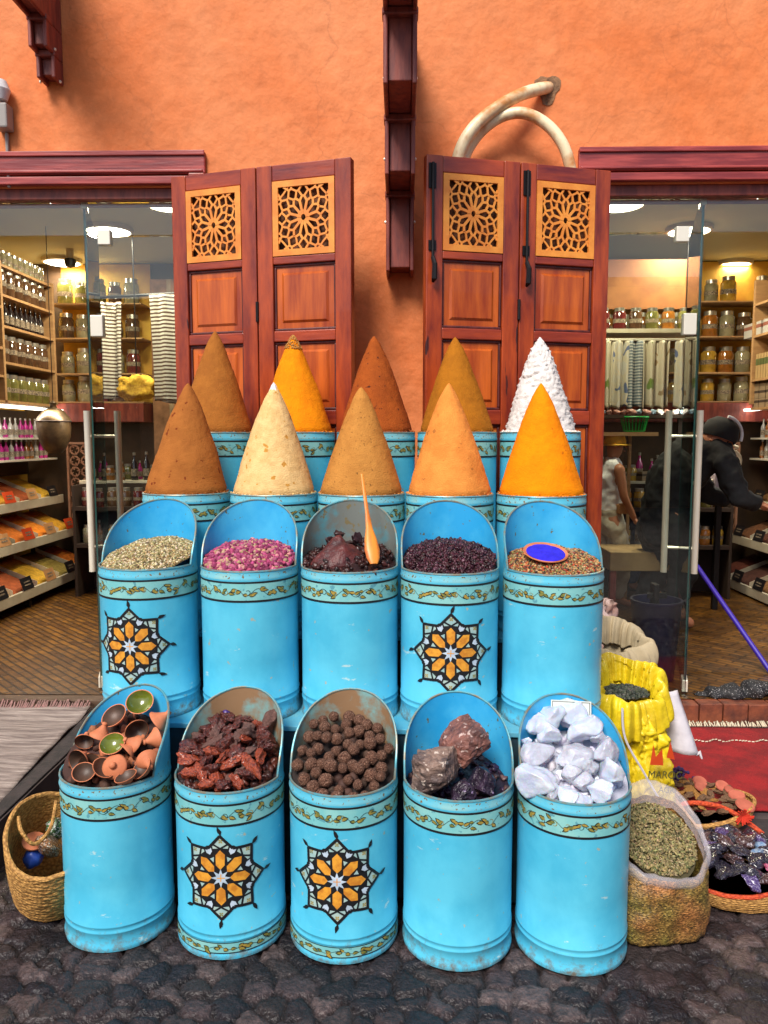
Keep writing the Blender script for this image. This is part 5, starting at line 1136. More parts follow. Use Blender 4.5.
# basket of wrapped packets
cx, cy = 1.115, 2.47
t = basket('round basket with orange red rim full of shiny wrapped packets', (cx, cy, .0), .20, .17, .075, m=M['straw_w'], rimm=M['orange_rim'], flare=1.12, name='packet_basket')
b = MB(); b.tube(spline([(-.19, .12, .12), (-.10, .20, .17), (.02, .21, .165), (.10, .19, .135), (.16, .13, .10)], 8), .009, 8); b.build('raised_back_rim', M['orange_rim'], t, smooth=True)
b = MB(); 
for k in range(46): a = rnd.random()*6.28; L = rnd.uniform(.015, .035); p = Vector((.10, .16, .15)); b.tube([p, p+Vector((L*math.cos(a), -L*.4, L*math.sin(a)))], [.002, .003], 5)
b.build('red_tassel', mat('red_wool', (.55, .03, .01), .9), t)
pk = [(mat('black_foil', (.006, .006, .010), .15, (.03, .025, .05), 7, bump=.8, bscale=9, coat=.8), 'black'), (mat('clear_wrap_brown', (.07, .03, .03), .15, (.50, .48, .56), 7, lo=.58, hi=.64, bump=.8, bscale=8, coat=.9), 'brown and clear'), (mat('purple_foil', (.06, .03, .14), .18, (.26, .22, .40), 7, lo=.5, hi=.62, bump=.8, bscale=9, coat=.8), 'purple'), (mat('pink_foil', (.50, .02, .12), .2, (.45, .20, .28), 6, bump=.6, bscale=9, coat=.6), 'pink'), (mat('pale_blue_foil', (.12, .25, .48), .2, (.38, .46, .56), 6, bump=.6, coat=.6), 'pale blue')]
pme = {}
for j, (m_, _) in enumerate(pk): pme[j] = [rockmesh('packet', 300+j*5+k, 3, .35, 5, m_, (1, .62, .42), .05) for k in range(2)]
for (x, y) in relax(46, .185, .042, 12):
    j = rnd.choice((0, 0, 0, 1, 0, 2, 1, 0, 0)); 
    if x > .02 and y < -.09: j = rnd.choice((3, 1, 3))
    if abs(x-.09) < .03 and abs(y) < .05: j = 4
    put('wrapped_packet', rnd.choice(pme[j]), (cx+x, cy+y*.86, .085+.03*(1-(x*x+y*y)/.04)+rnd.uniform(0, .02)), (rnd.uniform(-.5, .5), rnd.uniform(-.5, .5), rnd.random()*6), rnd.uniform(.036, .052), f'shiny {pk[j][1]} wrapped packet in the orange rimmed basket', 'packet', f'{pk[j][1]} packets in the orange rimmed basket')
# ================================================================ SHOP INTERIORS
LAMP = emit('lamp_disc', (1.0, .93, .74), 9)
def ceiling_lamp(px, py, side, r=.15):
    # find where the sight line meets the ceiling
    d = W(px, py, 1)-Vector((0, 0, CH)); k = (CZ-.035-CH)/d.z; p = Vector((0, 0, CH))+d*k
    t = thing('ceiling_lamp', f'round flush ceiling lamp, {side}', 'lamp', (p.x, p.y, CZ-.002))
    b = MB(); b.lathe([(r+.02, 0), (r+.02, -.03), (r, -.035), (r, 0)], 40); b.build('ring', M['cream'], t, smooth=True)
    b = MB(); b.lathe([(r, -.03), (r*.8, -.042), (0, -.046)], 40); b.build('diffuser', LAMP, t, smooth=True)
    l = bpy.data.lights.new('bulb', 'AREA'); l.shape = 'DISK'; l.size = r*1.8; l.energy = 20 if 'deep' not in side else 11; l.color = (1.0, .88, .62); o = bpy.data.objects.new('bulb', l); C.objects.link(o); o.parent = t; o.location = (0, 0, -.06)
for a in ((62, 263, 'deep in the left shop above the bottle shelves'), (170, 206, 'near the front of the left shop'), (110, 232, 'in place of a reflected lamp, middle of the left shop'), (733, 266, 'deep in the right shop above the jars'), (689, 232, 'in the middle of the right shop'), (620, 206, 'near the front of the right shop')): ceiling_lamp(*a)  # middle left lamp is added where the glass only mirrors a lamp
# security camera
q = W(70, 258, 6.6); t = thing('security_camera', 'small dark dome camera on the left shop ceiling', 'camera', (q.x, q.y, CZ-.001))
b = MB(); b.lathe([(.03, 0), (.03, -.07), (.02, -.08), (0, -.08)], 24); b.build('mount', M['cream'], t, smooth=True)
b = MB(); b.lathe([(.045, -.081), (.05, -.10), (.04, -.14), (0, -.155)], 24); b.build('dome', M['black'], t, smooth=True)
# prototypes of jars and bottles
def lathe_me(name, prof, m, n=16, extra=None):
    b = MB(); b.lathe(prof, n)
    if extra:
        for prof2, mi in extra: b.lathe(prof2, n, mi)
    me_o = b.build(name, m, smooth=True, sharp=40); me = me_o.data; bpy.data.objects.remove(me_o); return me
def glassy(name, c, c2=None, rough=.12): return mat(name, c, rough, c2 or tuple(x*.6 for x in c), 14, coat=.6, spec=.7)
JC = [('golden', (.50, .30, .04)), ('amber', (.36, .13, .02)), ('brown', (.10, .05, .025)), ('pale', (.30, .27, .16)), ('dark red', (.14, .02, .02)), ('olive', (.16, .15, .04))]
lid_m = mat('silver_lid', (.5, .48, .42), .3, metal=.8); lab_m = mat('paper_label', (.34, .27, .18), .7, (.08, .06, .05), 90)
jars = []
for nm, c in JC:
    jars.append((nm, lathe_me('jar', [(0, 0), (.055, 0), (.058, .01), (.058, .15), (.045, .17)], [glassy('jar_'+nm.replace(' ', '_'), c), lid_m, lab_m], 20, [([(.0585, .065), (.0585, .10)], 2), ([(.047, .168), (.047, .20), (0, .202)], 1)])))
BC = [('dark', (.018, .012, .014)), ('dark green', (.02, .04, .02)), ('magenta', (.45, .02, .22)), ('clear', (.42, .40, .36)), ('amber', (.30, .10, .02))]
bots = []
for nm, c in BC:
    bots.append((nm, lathe_me('bottle', [(0, 0), (.032, 0), (.034, .008), (.034, .15), (.012, .20), (.012, .245)], [glassy('bottle_'+nm.replace(' ', '_'), c), lid_m, lab_m], 14, [([(.0345, .04), (.0345, .11)], 2), ([(.014, .235), (.014, .262), (0, .263)], 1)])))
def box_me(name, w, d, h, c, band_c=None):
    b = MB(); b.box(-w/2, w/2, -d/2, d/2, 0, h)
    if band_c: b.box(-w/2-.001, w/2+.001, -d/2-.001, d/2+.001, h*.55, h*.8, 1)
    o = b.build(name, [mat('carton_'+name, c, .7), mat('band_'+name, band_c or c, .6)]); me = o.data; bpy.data.objects.remove(o); return me
def shelf_unit(label, side):
    """shelving along the side wall; s=-1 left, +1 right; boards run in depth"""
    s = -1 if side == 'left' else 1; xf_ = 2.85*s; xb = 3.16*s; t = thing('shelving_unit', label, 'shelves', (0, 0, 0)); x0, x1 = sorted((xf_, xb)); Y0, Ya, Yb = 4.4, 5.55, 6.38
    for y in (Y0, Ya, Yb): b = MB(); b.box(x0, x1, y, y+.03, 1.75, 2.74); b.build('upright', M['shelf_wood'], t, bevel=.003)
    rows1 = [1.75, 1.93, 2.13, 2.42, 2.72]; rows2 = [1.75, 2.03, 2.29, 2.51, 2.72]
    if s > 0: rows1 = [1.72, 2.0, 2.30, 2.62]; rows2 = [1.72, 1.95, 2.30, 2.55]
    b = MB()
    for z in rows1: b.box(x0+.002, x1-.002, Y0+.031, Ya-.001, z-.018, z)
    for z in rows2: b.box(x0+.002, x1-.002, Ya+.031, Yb-.001, z-.018, z)
    b.build('board', M['shelf_wood'], t)
    b = MB(); b.box(*(sorted((xb, xb+.02*s))), Y0, Yb+.03, 1.73, 2.73); b.build('back_panel', M['brown_wall'], t)
    return rows1, rows2, Y0, Ya, Yb, s
rows1, rows2, Y0, Ya, Yb, s = shelf_unit('pale wooden shelves of bottles along the left wall of the left shop', 'left')
def place(me_pair, kindname, cat, x, y, z, lab, grp, sc=1, rz=0):
    put(kindname, me_pair[1], (x, y, z), (0, 0, rz), sc, lab, cat, grp)
for ri, z in enumerate(rows1[:-1]):
    y = 4.95 if ri else 5.1
    while y < 5.50:
        pr = bots[0] if ri in (0, 2) else (bots[0] if ri == 3 else (bots[2] if rnd.random() < .4 else bots[1])); 
        if ri == 1 and rnd.random() < .25: y += .08; continue
        hs = (.64, .70, 1.03, 1.08)[ri]
        place(pr, 'bottle', 'bottle', -2.90-rnd.uniform(0, .03), y, z, f'{pr[0]} bottle on the pale wooden shelves of the left shop', f'{pr[0]} bottles on the pale wooden shelves', hs); y += .078
for ri, z in enumerate(rows2[:-1]):
    y = 5.65
    while y < 6.36:
        pr = jars[5] if ri == 0 else jars[2] if ri == 1 else bots[0] if ri == 2 else jars[2]; nm = 'jar' if pr in jars else 'bottle'
        place(pr, nm, nm, -2.92, y, z, f'{pr[0]} {nm} at the far end of the pale wooden shelves', f'{pr[0]} {nm}s at the far end of the shelves', .98 if nm == 'jar' else .78); y += .125 if nm == 'jar' else .08
y = 4.8
while y < 6.36: place(jars[3], 'jar', 'jar', -2.93, y, 2.722, 'pale jar standing on top of the wooden shelves', 'pale jars on top of the wooden shelves', .62); y += .085
rows1, rows2, Y0, Ya, Yb, s = shelf_unit('wooden shelves of boxed goods along the right wall of the right shop', 'right')
bx1 = box_me('white_carton', .22, .30, .11, (.42, .40, .36), (.25, .09, .06)); bx2 = box_me('slim_carton', .14, .035, .20, (.42, .28, .12), (.10, .12, .04)); bx3 = box_me('small_carton', .12, .10, .075, (.28, .20, .12), (.06, .04, .03))
for ri, z in enumerate(rows1[:-1]+rows2[:-1]):
    ya, yb = (4.95, 5.50) if ri < 3 else (5.62, 6.34); k = ri % 3; y = ya
    while y < yb:
        if k == 2: put('white_carton', bx1, (2.98, y+.15, z), (0, 0, 0), 1, 'long white carton on an upper shelf of the right shop', 'carton', 'white cartons in the right shop'); y += .34
        elif k == 1: put('slim_carton', bx2, (2.94, y, z), (0, 0, 0), 1, 'slim yellowish packet standing in a row in the right shop', 'packet', 'slim packets in the right shop'); y += .045
        else:
            for lv in range(3): put('small_carton', bx3, (2.94, y+.05, z+lv*.077), (0, 0, 0), 1, 'small tan carton in a stack in the right shop', 'carton', 'small stacked cartons in the right shop')
            y += .115
# back wall shelves with jars
def backshelf(label, x0, x1, side, wallm, x_wall0=None):
    t = thing('jar_shelf', label, 'shelves', (0, 7.14, 0)); b = MB(); b.box(x0, x1, -.004, 0.0, 1.62, CZ-.01); b.build('backing', wallm, t)
    b = MB()
    for z in (1.80, 2.05, 2.36, 2.66): b.box(x0, x1, -.28, -.005, z-.012, z)
    b.build('glass_shelf', M['shelf_wood'], t); b = MB(); b.box(x0, x1, -.30, -.006, 1.62, 1.785); b.build('drawer', M['wood_dark'], t, bevel=.004)
    for z in (1.80, 2.05, 2.36, 2.66):
        x = x0+.09
        while x < x1-.05:
            pr = jars[rnd.choice((0, 0, 3, 1, 2)) if side == 'right' else rnd.choice((3, 2, 4, 5, 3))]
            if rnd.random() < .9: place(pr, 'jar', 'jar', x, 7.0, z, f'{pr[0]} filled glass jar on the back wall shelves of the {side} shop', f'{pr[0]} jars on the back wall of the {side} shop', rnd.choice((1.0, 1.08, 1.15)))
            x += .15
backshelf('yellow backed shelves of glass jars on the left shop back wall', -3.1, -2.28, 'left', M['yellow_wall'])
backshelf('yellow backed shelves of golden jars on the right shop back wall', 1.75, 3.4, 'right', M['yellow_wall'])
b = MB(); b.box(-2.26, -.11, 7.05, 7.149, FZ, 2.9); o = b.build('brick_reflection_backing', mat_brick('reflected_pale_brick', (.42, .20, .10), (.34, .16, .08), (.45, .32, .2), 1, .22, .07, rough=.7)); struct(o)  # brick added in place of the wall mirrored in the left glass
# trays with spices
def trayunit(side):
    s = -1 if side == 'left' else 1; t = thing('tiered_display', f'cream edged three tier spice display along the {side} shop\'s outer wall', 'display', (0, 0, 0))
    tiers = [(2.80, .215), (2.96, .55), (3.12, .86)] if s > 0 else [(2.78, .275), (2.94, .60), (3.08, .89)]
    for k, (X, z) in enumerate(tiers):
        xa, xb = sorted((X*s, (X+.02)*s)); b = MB(); b.box(xa, xb, 4.3, 6.96, z, z+.075); b.build('ledge', M['cream'], t, bevel=.004)
        xc, xd = sorted(((X+.022)*s, (X+.42)*s)); b = MB(); b.box(xc, xd, 4.3, 6.95, z, z+.015); b.build('tray_floor', M['wood_dark'], t)
        y = 4.68
        while y < 6.95:
            b = MB(); b.add([((X+xo+.03)*s, y+q_, z_) for q_ in (0, .004) for (xo, z_) in ((0, z+.016), (.37, z+.016), (.37, z+.25), (0, z+.10))], [(0, 1, 2, 3), (7, 6, 5, 4), (0, 4, 5, 1), (1, 5, 6, 2), (2, 6, 7, 3), (3, 7, 4, 0)]); b.build('divider', M['cream'], t); y += .38
        y = 4.3; pals = [(.80, .24, .01), (.72, .36, .02), (.42, .09, .02), (.74, .42, .03), (.30, .22, .04), (.66, .17, .01)]; cn = ['orange', 'golden', 'brick red', 'yellow', 'olive', 'deep orange']
        if s > 0: pals = [(.10, .03, .015), (.16, .06, .02), (.06, .02, .012), (.22, .10, .03), (.09, .03, .02), (.14, .03, .015)]; cn = ['dark brown', 'brown', 'nearly black', 'tan brown', 'dark maroon', 'dark red']
        j = k*2
        while y < 6.9:
            if y > 4.9:
                j += 1; c = pals[j % 6]; b = MB(); vs = []
                for jj in range(9):
                    for ii in range(9): u, v = ii/8, jj/8; vs.append(((X+.03+.37*u)*s, y+.01+.36*v, z+.06+.16*u+.03*math.sin(v*PI)*math.sin(u*PI)+.01*noise.noise(Vector((u*4, v*4, j)))))
                b.add(vs, [(q*9+p, q*9+p+1, (q+1)*9+p+1, (q+1)*9+p) for q in range(8) for p in range(8)])
                key = f'heap_{side}_{j % 6}'
                if key not in M: M[key] = mat(key, c, .9, tuple(x*.7 for x in c), 30, bump=.3)
                o = b.build('spice_heap', M[key], smooth=True, sharp=0); sm = o.modifiers.new('s', 'SOLIDIFY'); sm.thickness = .03; sm.offset = -1 if s > 0 else 1
                lv = ['bottom', 'middle', 'top'][k]; tag(o, f'{cn[j % 6]} spice heap on the {lv} tier of the {side} shop display', 'spice heap', f'{cn[j % 6]} spice heaps, {lv} tier, {side} shop')
                b = MB(); q0 = y+.10; b.add([((X-.002)*s, q0, z+.076), ((X-.002)*s, q0+.17, z+.076), ((X+.03)*s, q0+.17, z+.165), ((X+.03)*s, q0, z+.165)], [(0, 1, 2, 3)]); 
                for r_ in (0.3, .55): b.add([((X-.004+.03*r_)*s, q0+.04, z+.080+.085*r_), ((X-.004+.03*r_)*s, q0+.13, z+.080+.085*r_), ((X-.004+.03*(r_+.1))*s, q0+.13, z+.080+.085*(r_+.12)), ((X-.004+.03*(r_+.1))*s, q0+.04, z+.080+.085*(r_+.12))], [(0, 1, 2, 3)], 1)
                col = [M['black'], RED, M['cardboard']][rnd.choice((0, 0, 0, 1, 2)) if s < 0 else 0]
                b.build('price_label', [col, lab_m], t)
            y += .38
    # pierced end panel
    m_ = mat('carved_brown_panel_'+side, (.40, .20, .12), .6, (.30, .14, .08), 10); X = tiers[0][0]; b = MB(); xa = 2.72*s; wd = .30; nx, nz = 3, 8
    for i in range(nx):
        for k in range(nz):
            cxx = (2.72+.05+i*.10)*s; cz = .62+.05+k*.10
            b.tube([(cxx+.040*math.cos(a*PI/6), 6.975, cz+.040*math.sin(a*PI/6)) for a in range(12)], .008, 5, closed=True)
            for a in range(4): b.tube([(cxx+.018*math.cos(a*PI/2+.4), 6.975, cz+.018*math.sin(a*PI/2+.4)), (cxx+.05*math.cos(a*PI/2+.4), 6.975, cz+.05*math.sin(a*PI/2+.4))], .006, 5)
    x0, x1 = sorted((2.72*s, 3.02*s)); b.box(x0-.015, x1+.015, 6.96, 6.99, .60, .62); b.box(x0-.015, x1+.015, 6.96, 6.99, 1.42, 1.44); b.box(x0-.02, x0-.001, 6.96, 6.99, .62, 1.42); b.box(x1+.001, x1+.02, 6.96, 6.99, .62, 1.42)
    b.build('carved_end_panel', m_, t)
    b = MB()
    for y in (4.5, 5.7, 6.9): b.tube([((tiers[0][0]+.05)*s, y, FZ), ((tiers[0][0]+.05)*s, y, tiers[0][1])], .015, 8); b.lathe([(0, -.02), (.025, -.02), (.025, .02), (0, .02)], 14, 0, Matrix.Translation(((tiers[0][0]+.05)*s, y, FZ+.026)) @ Matrix.Rotation(PI/2, 4, 'Y'))
    b.build('leg', M['iron'], t)
    return t
trayunit('left'); trayunit('right')
# counter level clutter: counters behind/above the trays
def counter(label, x0, x1, y0, y1, z, m, lightstrip=False):
    t = thing('counter', label, 'counter', ((x0+x1)/2, (y0+y1)/2, FZ)); w, d = (x1-x0)/2, (y1-y0)/2; b = MB(); b.box(-w, w, -d, d, 0, z-FZ-.03); b.build('cabinet', m, t, bevel=.004)
    b = MB(); b.box(-w-.01, w+.01, -d-.015, d, z-FZ-.029, z-FZ); b.build('top', M['cream'], t, bevel=.003)
counter('dark counter at the back of the left shop with bottles on it', -2.70, -.4, 6.45, 6.95, 1.12, M['wood_dark'])
counter('dark counter at the back of the right shop', .4, 2.70, 6.45, 6.95, 1.12, M['wood_dark'])
def wallrack(side):
    s = -1 if side == 'left' else 1
    t = thing('bottle_rack', f'metal rack of small bottles above the {side} spice display', 'rack', (0, 0, 0)); x0, x1 = sorted((3.12*s, 3.40*s)); b = MB()
    for z in (1.30, 1.48): b.box(x0, x1, 4.3, 6.95, z-.015, z)
    b.build('rack_shelf', M['chrome'], t); x0, x1 = sorted((3.41*s, 3.44*s)); b = MB(); b.box(x0, x1, 4.3, 7.0, 1.15, 1.72); b.build('rack_back', M['recess'], t)
    l = bpy.data.lights.new('strip', 'AREA'); l.shape = 'RECTANGLE'; l.size = 2.2; l.size_y = .04; l.energy = 10; l.color = (1, .95, .85); o = bpy.data.objects.new('strip', l); C.objects.link(o); o.parent = t; o.location = (3.05*s, 5.8, 1.70)
    b = MB(); b.box(*sorted((3.00*s, 3.08*s)), 4.6, 6.95, 1.712, 1.728); b.build('light_strip', emit('strip_'+side, (1, .95, .82), 5), t)
    for z in (1.30, 1.48):
        y = 4.95
        while y < 6.9:
            pr = rnd.choice((bots[2], bots[3], bots[4], bots[2]) if s < 0 else (bots[0], bots[4], bots[3])); place(pr, 'bottle', 'bottle', 3.17*s, y, z, f'small {pr[0]} bottle on the metal rack of the {side} shop', f'small {pr[0]} bottles on the {side} rack', .62); y += .085
wallrack('left'); wallrack('right')
# bottles and boxes on the counters
for s, side in ((-1, 'left'), (1, 'right')):
    x = .9
    while x < 2.66:
        for yy in (6.52, 6.66):
            r_ = rnd.random(); X = x*s
            if r_ < .45: pr = rnd.choice(bots); place(pr, 'bottle', 'bottle', X, yy, 1.12, f'{pr[0]} bottle crowded on the back counter of the {side} shop', f'{pr[0]} bottles on the {side} counter', rnd.uniform(.6, .95))
            elif r_ < .75: pr = rnd.choice(jars); place(pr, 'jar', 'jar', X, yy, 1.12, f'{pr[0]} jar crowded on the back counter of the {side} shop', f'{pr[0]} jars on the {side} counter', rnd.uniform(.6, .85))
            else: put('small_carton', bx3, (X, yy, 1.12), (0, 0, rnd.random()), 1, f'small tan carton on the back counter of the {side} shop', 'carton', f'cartons on the {side} counter')
        x += .105
# shelf boards on front of the counters, filled with small goods (seen below the glass)
for s, side in ((-1, 'left'), (1, 'right')):
    t = thing('goods_case', f'low wooden case of small goods in front of the {side} counter', 'case', (1.85*s, 6.25, FZ)); b = MB(); b.box(-.75, .75, -.18, .18, .40, .43); b.box(-.75, .75, -.18, .18, .70, .73); b.box(-.77, -.75, -.18, .18, 0, .9); b.box(.75, .77, -.18, .18, 0, .9); b.build('shelves', M['recess'], t)
    b = MB(); b.box(-.75, .75, .15, .18, 0, .9); b.build('back_panel', M['recess'], t)
    for zz in (.43, .73):
        x = -.68
        while x < .7:
            pr = rnd.choice(jars+bots[3:]); nm = 'jar' if pr in jars else 'bottle'; place(pr, nm, nm, 1.85*s+x, 6.15, FZ+zz, f'{pr[0]} {nm} in the low wooden case of the {side} shop', f'{pr[0]} {nm}s in the {side} case', .75); x += .105
# big metal urn on the left
q = W(55, 453, 5.9); t = thing('metal_urn', 'rounded antique brass urn with pointed lid in the left shop', 'urn', (q.x, 5.9, q.z)); uz = q.z; um = mat('antique_brass', (.16, .10, .045), .4, (.07, .045, .025), 8, metal=.5, bump=.2); t.scale = (1.25, 1.25, 1.05)
b = MB(); b.lathe([(0, 0), (.04, 0), (.07, .04), (.095, .12), (.10, .19), (.098, .23)], 36); b.build('urn_body', um, t, smooth=True)
b = MB(); b.lathe([(.102, .232), (.098, .25), (.06, .31), (.022, .33), (.017, .35), (.022, .365), (0, .385)], 36); b.build('urn_lid', um, t, smooth=True)
b = MB(); b.tube([(0, 0, .38), (0, 0, (CZ-uz)/1.05)], .0025, 6); b.build('chain', M['iron'], t); b = MB(); b.tube([(.101*math.cos(a*PI/16), .101*math.sin(a*PI/16), .232) for a in range(32)], .005, 6, closed=True); b.build('band', M['recess'], t)
# hanging striped cloths and yellow bundle (left), printed towels (right)
def towel(label, pxa, pxb, pya, pyb, Y, m, seed=0, name='hanging_cloth', grp=None):
    A = W(pxa, pya, Y); B_ = W(pxb, pya, Y); zb = W((pxa+pxb)/2, pyb, Y).z; b = MB(); nx, nz = 30, 24; vs = []
    for j in range(nz+1):
        for i in range(nx+1):
            u, v = i/nx, j/nz; x = A.x+(B_.x-A.x)*(.5+(u-.5)*(1-.10*math.sin(v*2)))-A.x; vs.append((x, (.025+.02*v)*math.sin(u*9+seed)+.01*math.sin(u*23+seed*2), (zb-A.z)*v+.012*math.sin(u*7+seed)*v))
    b.add(vs, [(j*(nx+1)+i, j*(nx+1)+i+1, (j+1)*(nx+1)+i+1, (j+1)*(nx+1)+i) for j in range(nz) for i in range(nx)])
    o = b.build(name, m, smooth=True, sharp=0, loc=A); s_ = o.modifiers.new('s', 'SOLIDIFY'); s_.thickness = .006; return tag(o, label, 'cloth', grp)
strp = mat_stripe('brown_white_stripe', (.10, .055, .045), (.66, .62, .56), 11, 'Z', pos=.45)
towel('brown and white striped cloth hanging beside the left shutter', 148, 192, 294, 402, 5.95, strp, 1)
towel('second striped cloth hanging behind the glass door edge', 95, 122, 302, 398, 6.2, strp, 2)
b = MB(); a_, c_ = W(88, 298, 6.2), W(200, 292, 5.95); b.tube([a_, c_], .012, 8); b.tube([a_, (a_.x, a_.y, CZ)], .006, 6); b.tube([c_, (c_.x, c_.y, CZ)], .006, 6); tag(b.build('hanging_rail', M['iron']), 'thin black rail holding the striped cloths', 'rail')
q = W(137, 388, 6.05); put('yellow_bundle', rockmesh('bundle', 401, 3, .35, 2, M['yellow_cloth'], (1, .6, .72), .1), q, (0, 0, 0), .15, 'bright yellow cloth bundle hanging behind the left glass', 'bundle')
b = MB(); b.tube([q+Vector((0, 0, .06)), (q.x, q.y, CZ)], .005, 6); 
oc = b.build('cord', M['iron']); oc.parent = bpy.data.objects['yellow_bundle']; oc.location = -q/.15; oc.scale = (1/.15,)*3
pr_ = [mosaic_mat('leaf_print', [(.58,.53,.40),(.58,.53,.40),(.58,.52,.38),(.16,.24,.05)], 14), mosaic_mat('blue_print', [(.55,.53,.48),(.55,.52,.45),(.10,.14,.26)], 13), mat_stripe('blue_stripe', (.50, .50, .46), (.10, .14, .18), 14, 'Z'), mosaic_mat('grey_print', [(.58,.50,.38),(.58,.50,.38),(.30,.20,.10)], 12)]
for m_ in (pr_[0], pr_[1], pr_[3]):    # plain cloth between printed motifs: no dark grout
    for n_ in m_.node_tree.nodes:
        if n_.type == 'MIX': n_.inputs[6].default_value = (.58, .52, .40, 1)
for k, (xa, xb, j, lab) in enumerate([(600, 614, 0, 'cream towel with green leaves, next to the shutter'), (613, 629, 1, 'cream and blue printed towel'), (628, 643, 2, 'blue grey striped towel between printed ones'), (642, 657, 0, 'cream towel with green leaf print in the middle of the row'), (656, 670, 3, 'cream towel with brown print'), (676, 692, 1, 'cream towel with blue rings by the glass edge')]):
    towel(lab+', right shop', xa, xb, 341, 408, 6.0, pr_[j], k*1.7, 'printed_towel')
t = thing('towel_shelf', 'long shelf over the printed towels with a row of small jars', 'shelf', (0, 6.0, 0)); A = W(597, 329, 6.0); B_ = W(698, 329, 6.0); b = MB(); b.box(A.x, B_.x, -.02, .25, A.z-.03, A.z); b.build('board', M['cream'], t); b = MB(); b.tube([(A.x, .0, A.z-.08), (B_.x, .0, A.z-.08)], .01, 8); b.build('rail', M['chrome'], t); b = MB()
for x in (A.x+.02, B_.x-.02): b.box(x-.005, x+.005, .20, .21, A.z+.001, CZ)
b.build('hanger', M['iron'], t)
x = A.x+.07
while x < B_.x-.04: pr = jars[rnd.choice((2, 4, 1, 5))]; place(pr, 'jar', 'jar', x, 6.1, A.z, f'{pr[0]} jar in the row above the printed towels', f'{pr[0]} jars above the printed towels', .85); x += .125
A = W(597, 288, 6.1); b = MB(); b.box(A.x, W(698, 288, 6.1).x, 6.22, 6.25, A.z-.14, A.z+.24); o = b.build('wooden_sign_board', mat('dull_orange_board', (.30, .11, .03), .6, (.22, .07, .02), 5)); tag(o, 'plain orange wooden panel above the jars in the right shop', 'panel')
# narrow shell shelf and green basket
t = thing('shell_shelf', 'narrow shelf of shells and trinkets under the printed towels', 'shelf', (0, 5.9, 0)); A = W(597, 415, 5.9); B_ = W(690, 415, 5.9); b = MB(); b.box(A.x, B_.x, -.1, .14, A.z-.025, A.z); b.build('board', M['recess'], t); b = MB()
for x in (A.x+.02, B_.x-.05): b.box(x, x+.03, .1, .13, FZ, A.z-.026)
b.build('support', M['recess'], t)
shm = [mat('shell_white', (.62, .56, .52), .4), mat('shell_pink', (.45, .22, .18), .4), mat('shell_blue', (.25, .35, .42), .3)]; she = [rockmesh('shell', 420+k, 2 and 3, .4, 3, m_, (1, .7, .7)) for k, m_ in enumerate(shm)]
x = A.x+.03
while x < B_.x: j = rnd.randrange(3); put('sea_shell', she[j], (x, 5.88, A.z+.022), (0, 0, rnd.random()*6), rnd.uniform(.025, .04), ['white', 'pinkish', 'bluish'][j]+' shell on the narrow shelf under the towels', 'shell', ['white', 'pinkish', 'bluish'][j]+' shells under the towels'); x += .055
q = W(634, 432, 5.85); t = thing('green_basket', 'slatted green plastic basket on the right counter', 'basket', q); b = MB(); b.lathe([(0, 0), (.07, 0), (.075, .01)], 24); gm = mat('green_plastic', (.01, .30, .05), .4)
for i in range(22): a = 2*PI*i/22; b.tube([(.075*math.cos(a), .075*math.sin(a), .005), (.10*math.cos(a), .10*math.sin(a), .11)], .004, 5)
b.tube([(.10*math.cos(a*PI/16), .10*math.sin(a*PI/16), .11) for a in range(32)], .007, 6, closed=True); b.build('slats', gm, t); b = MB(); b.box(-.3, .15, -.1, .1, -.03, -.002); b.box(-.02, .0, .05, .08, FZ-q.z, -.03); b.build('ledge', M['shelf_wood'], t)
# low tan bench, added in place of the paving mirrored in the glass
A = W(603, 548, 5.5); B_ = W(668, 548, 5.5); t = thing('reflected_paving_bench', 'low tan bench in place of reflected paving inside the right glass pane', 'bench', ((A.x+B_.x)/2, 5.5, FZ)); w = (B_.x-A.x)/2; b = MB(); b.box(-w, w, -.2, .2, .36, A.z-FZ); b.build('bench_top', mat('tan_board', (.34, .22, .09), .7, (.26, .16, .06), 5), t, bevel=.006); b = MB()
for sx in (-1, 1):
    for sy in (-1, 1): b.box(sx*(w-.03)-.02, sx*(w-.03)+.02, sy*.16-.02, sy*.16+.02, 0, .359)
b.build('leg', M['wood_dark'], t)
# ---------------------------------------------------------------- people
def skin_obj(name, chains, m, parent, sub=2):
    """chains of (x, y, z, r); a chain starting with an int continues from that joint. Tapered limbs fused into one surface."""
    pts = []; b = MB(); n = 16
    for ch in chains:
        prev = None
        for p in ch:
            if isinstance(p, int): prev = p; continue
            pts.append(p); i = len(pts)-1; c = Vector(p[:3])
            v, f = ICO2; b.add((v*p[3]+np.array(p[:3])).tolist(), f.tolist())
            if prev is not None:
                q = pts[prev]; c0 = Vector(q[:3]); d = c-c0
                if d.length > 1e-4:
                    T = Matrix.Translation(c0) @ d.to_track_quat('Z', 'Y').to_matrix().to_4x4(); L = d.length
                    b.lathe([(0, 0), (q[3]*.985, 0), (p[3]*.985, L), (0, L)], n, 0, T)
            prev = i
    o = b.build(name, m, parent, smooth=True, sharp=0)
    r_ = o.modifiers.new('fuse', 'REMESH'); r_.mode = 'VOXEL'; r_.voxel_size = .0045 if name == 'hand' else .012; r_.use_smooth_shade = True
    s_ = o.modifiers.new('smooth', 'SMOOTH'); s_.factor = .5; s_.iterations = 2 if name == 'hand' else 6
    if name != 'body' and name != 'hand':
        tx = bpy.data.textures.new('folds', 'CLOUDS'); tx.noise_scale = .085; tx.noise_depth = 2
        dm_ = o.modifiers.new('folds', 'DISPLACE'); dm_.texture = tx; dm_.strength = .045; dm_.mid_level = .42
    return o
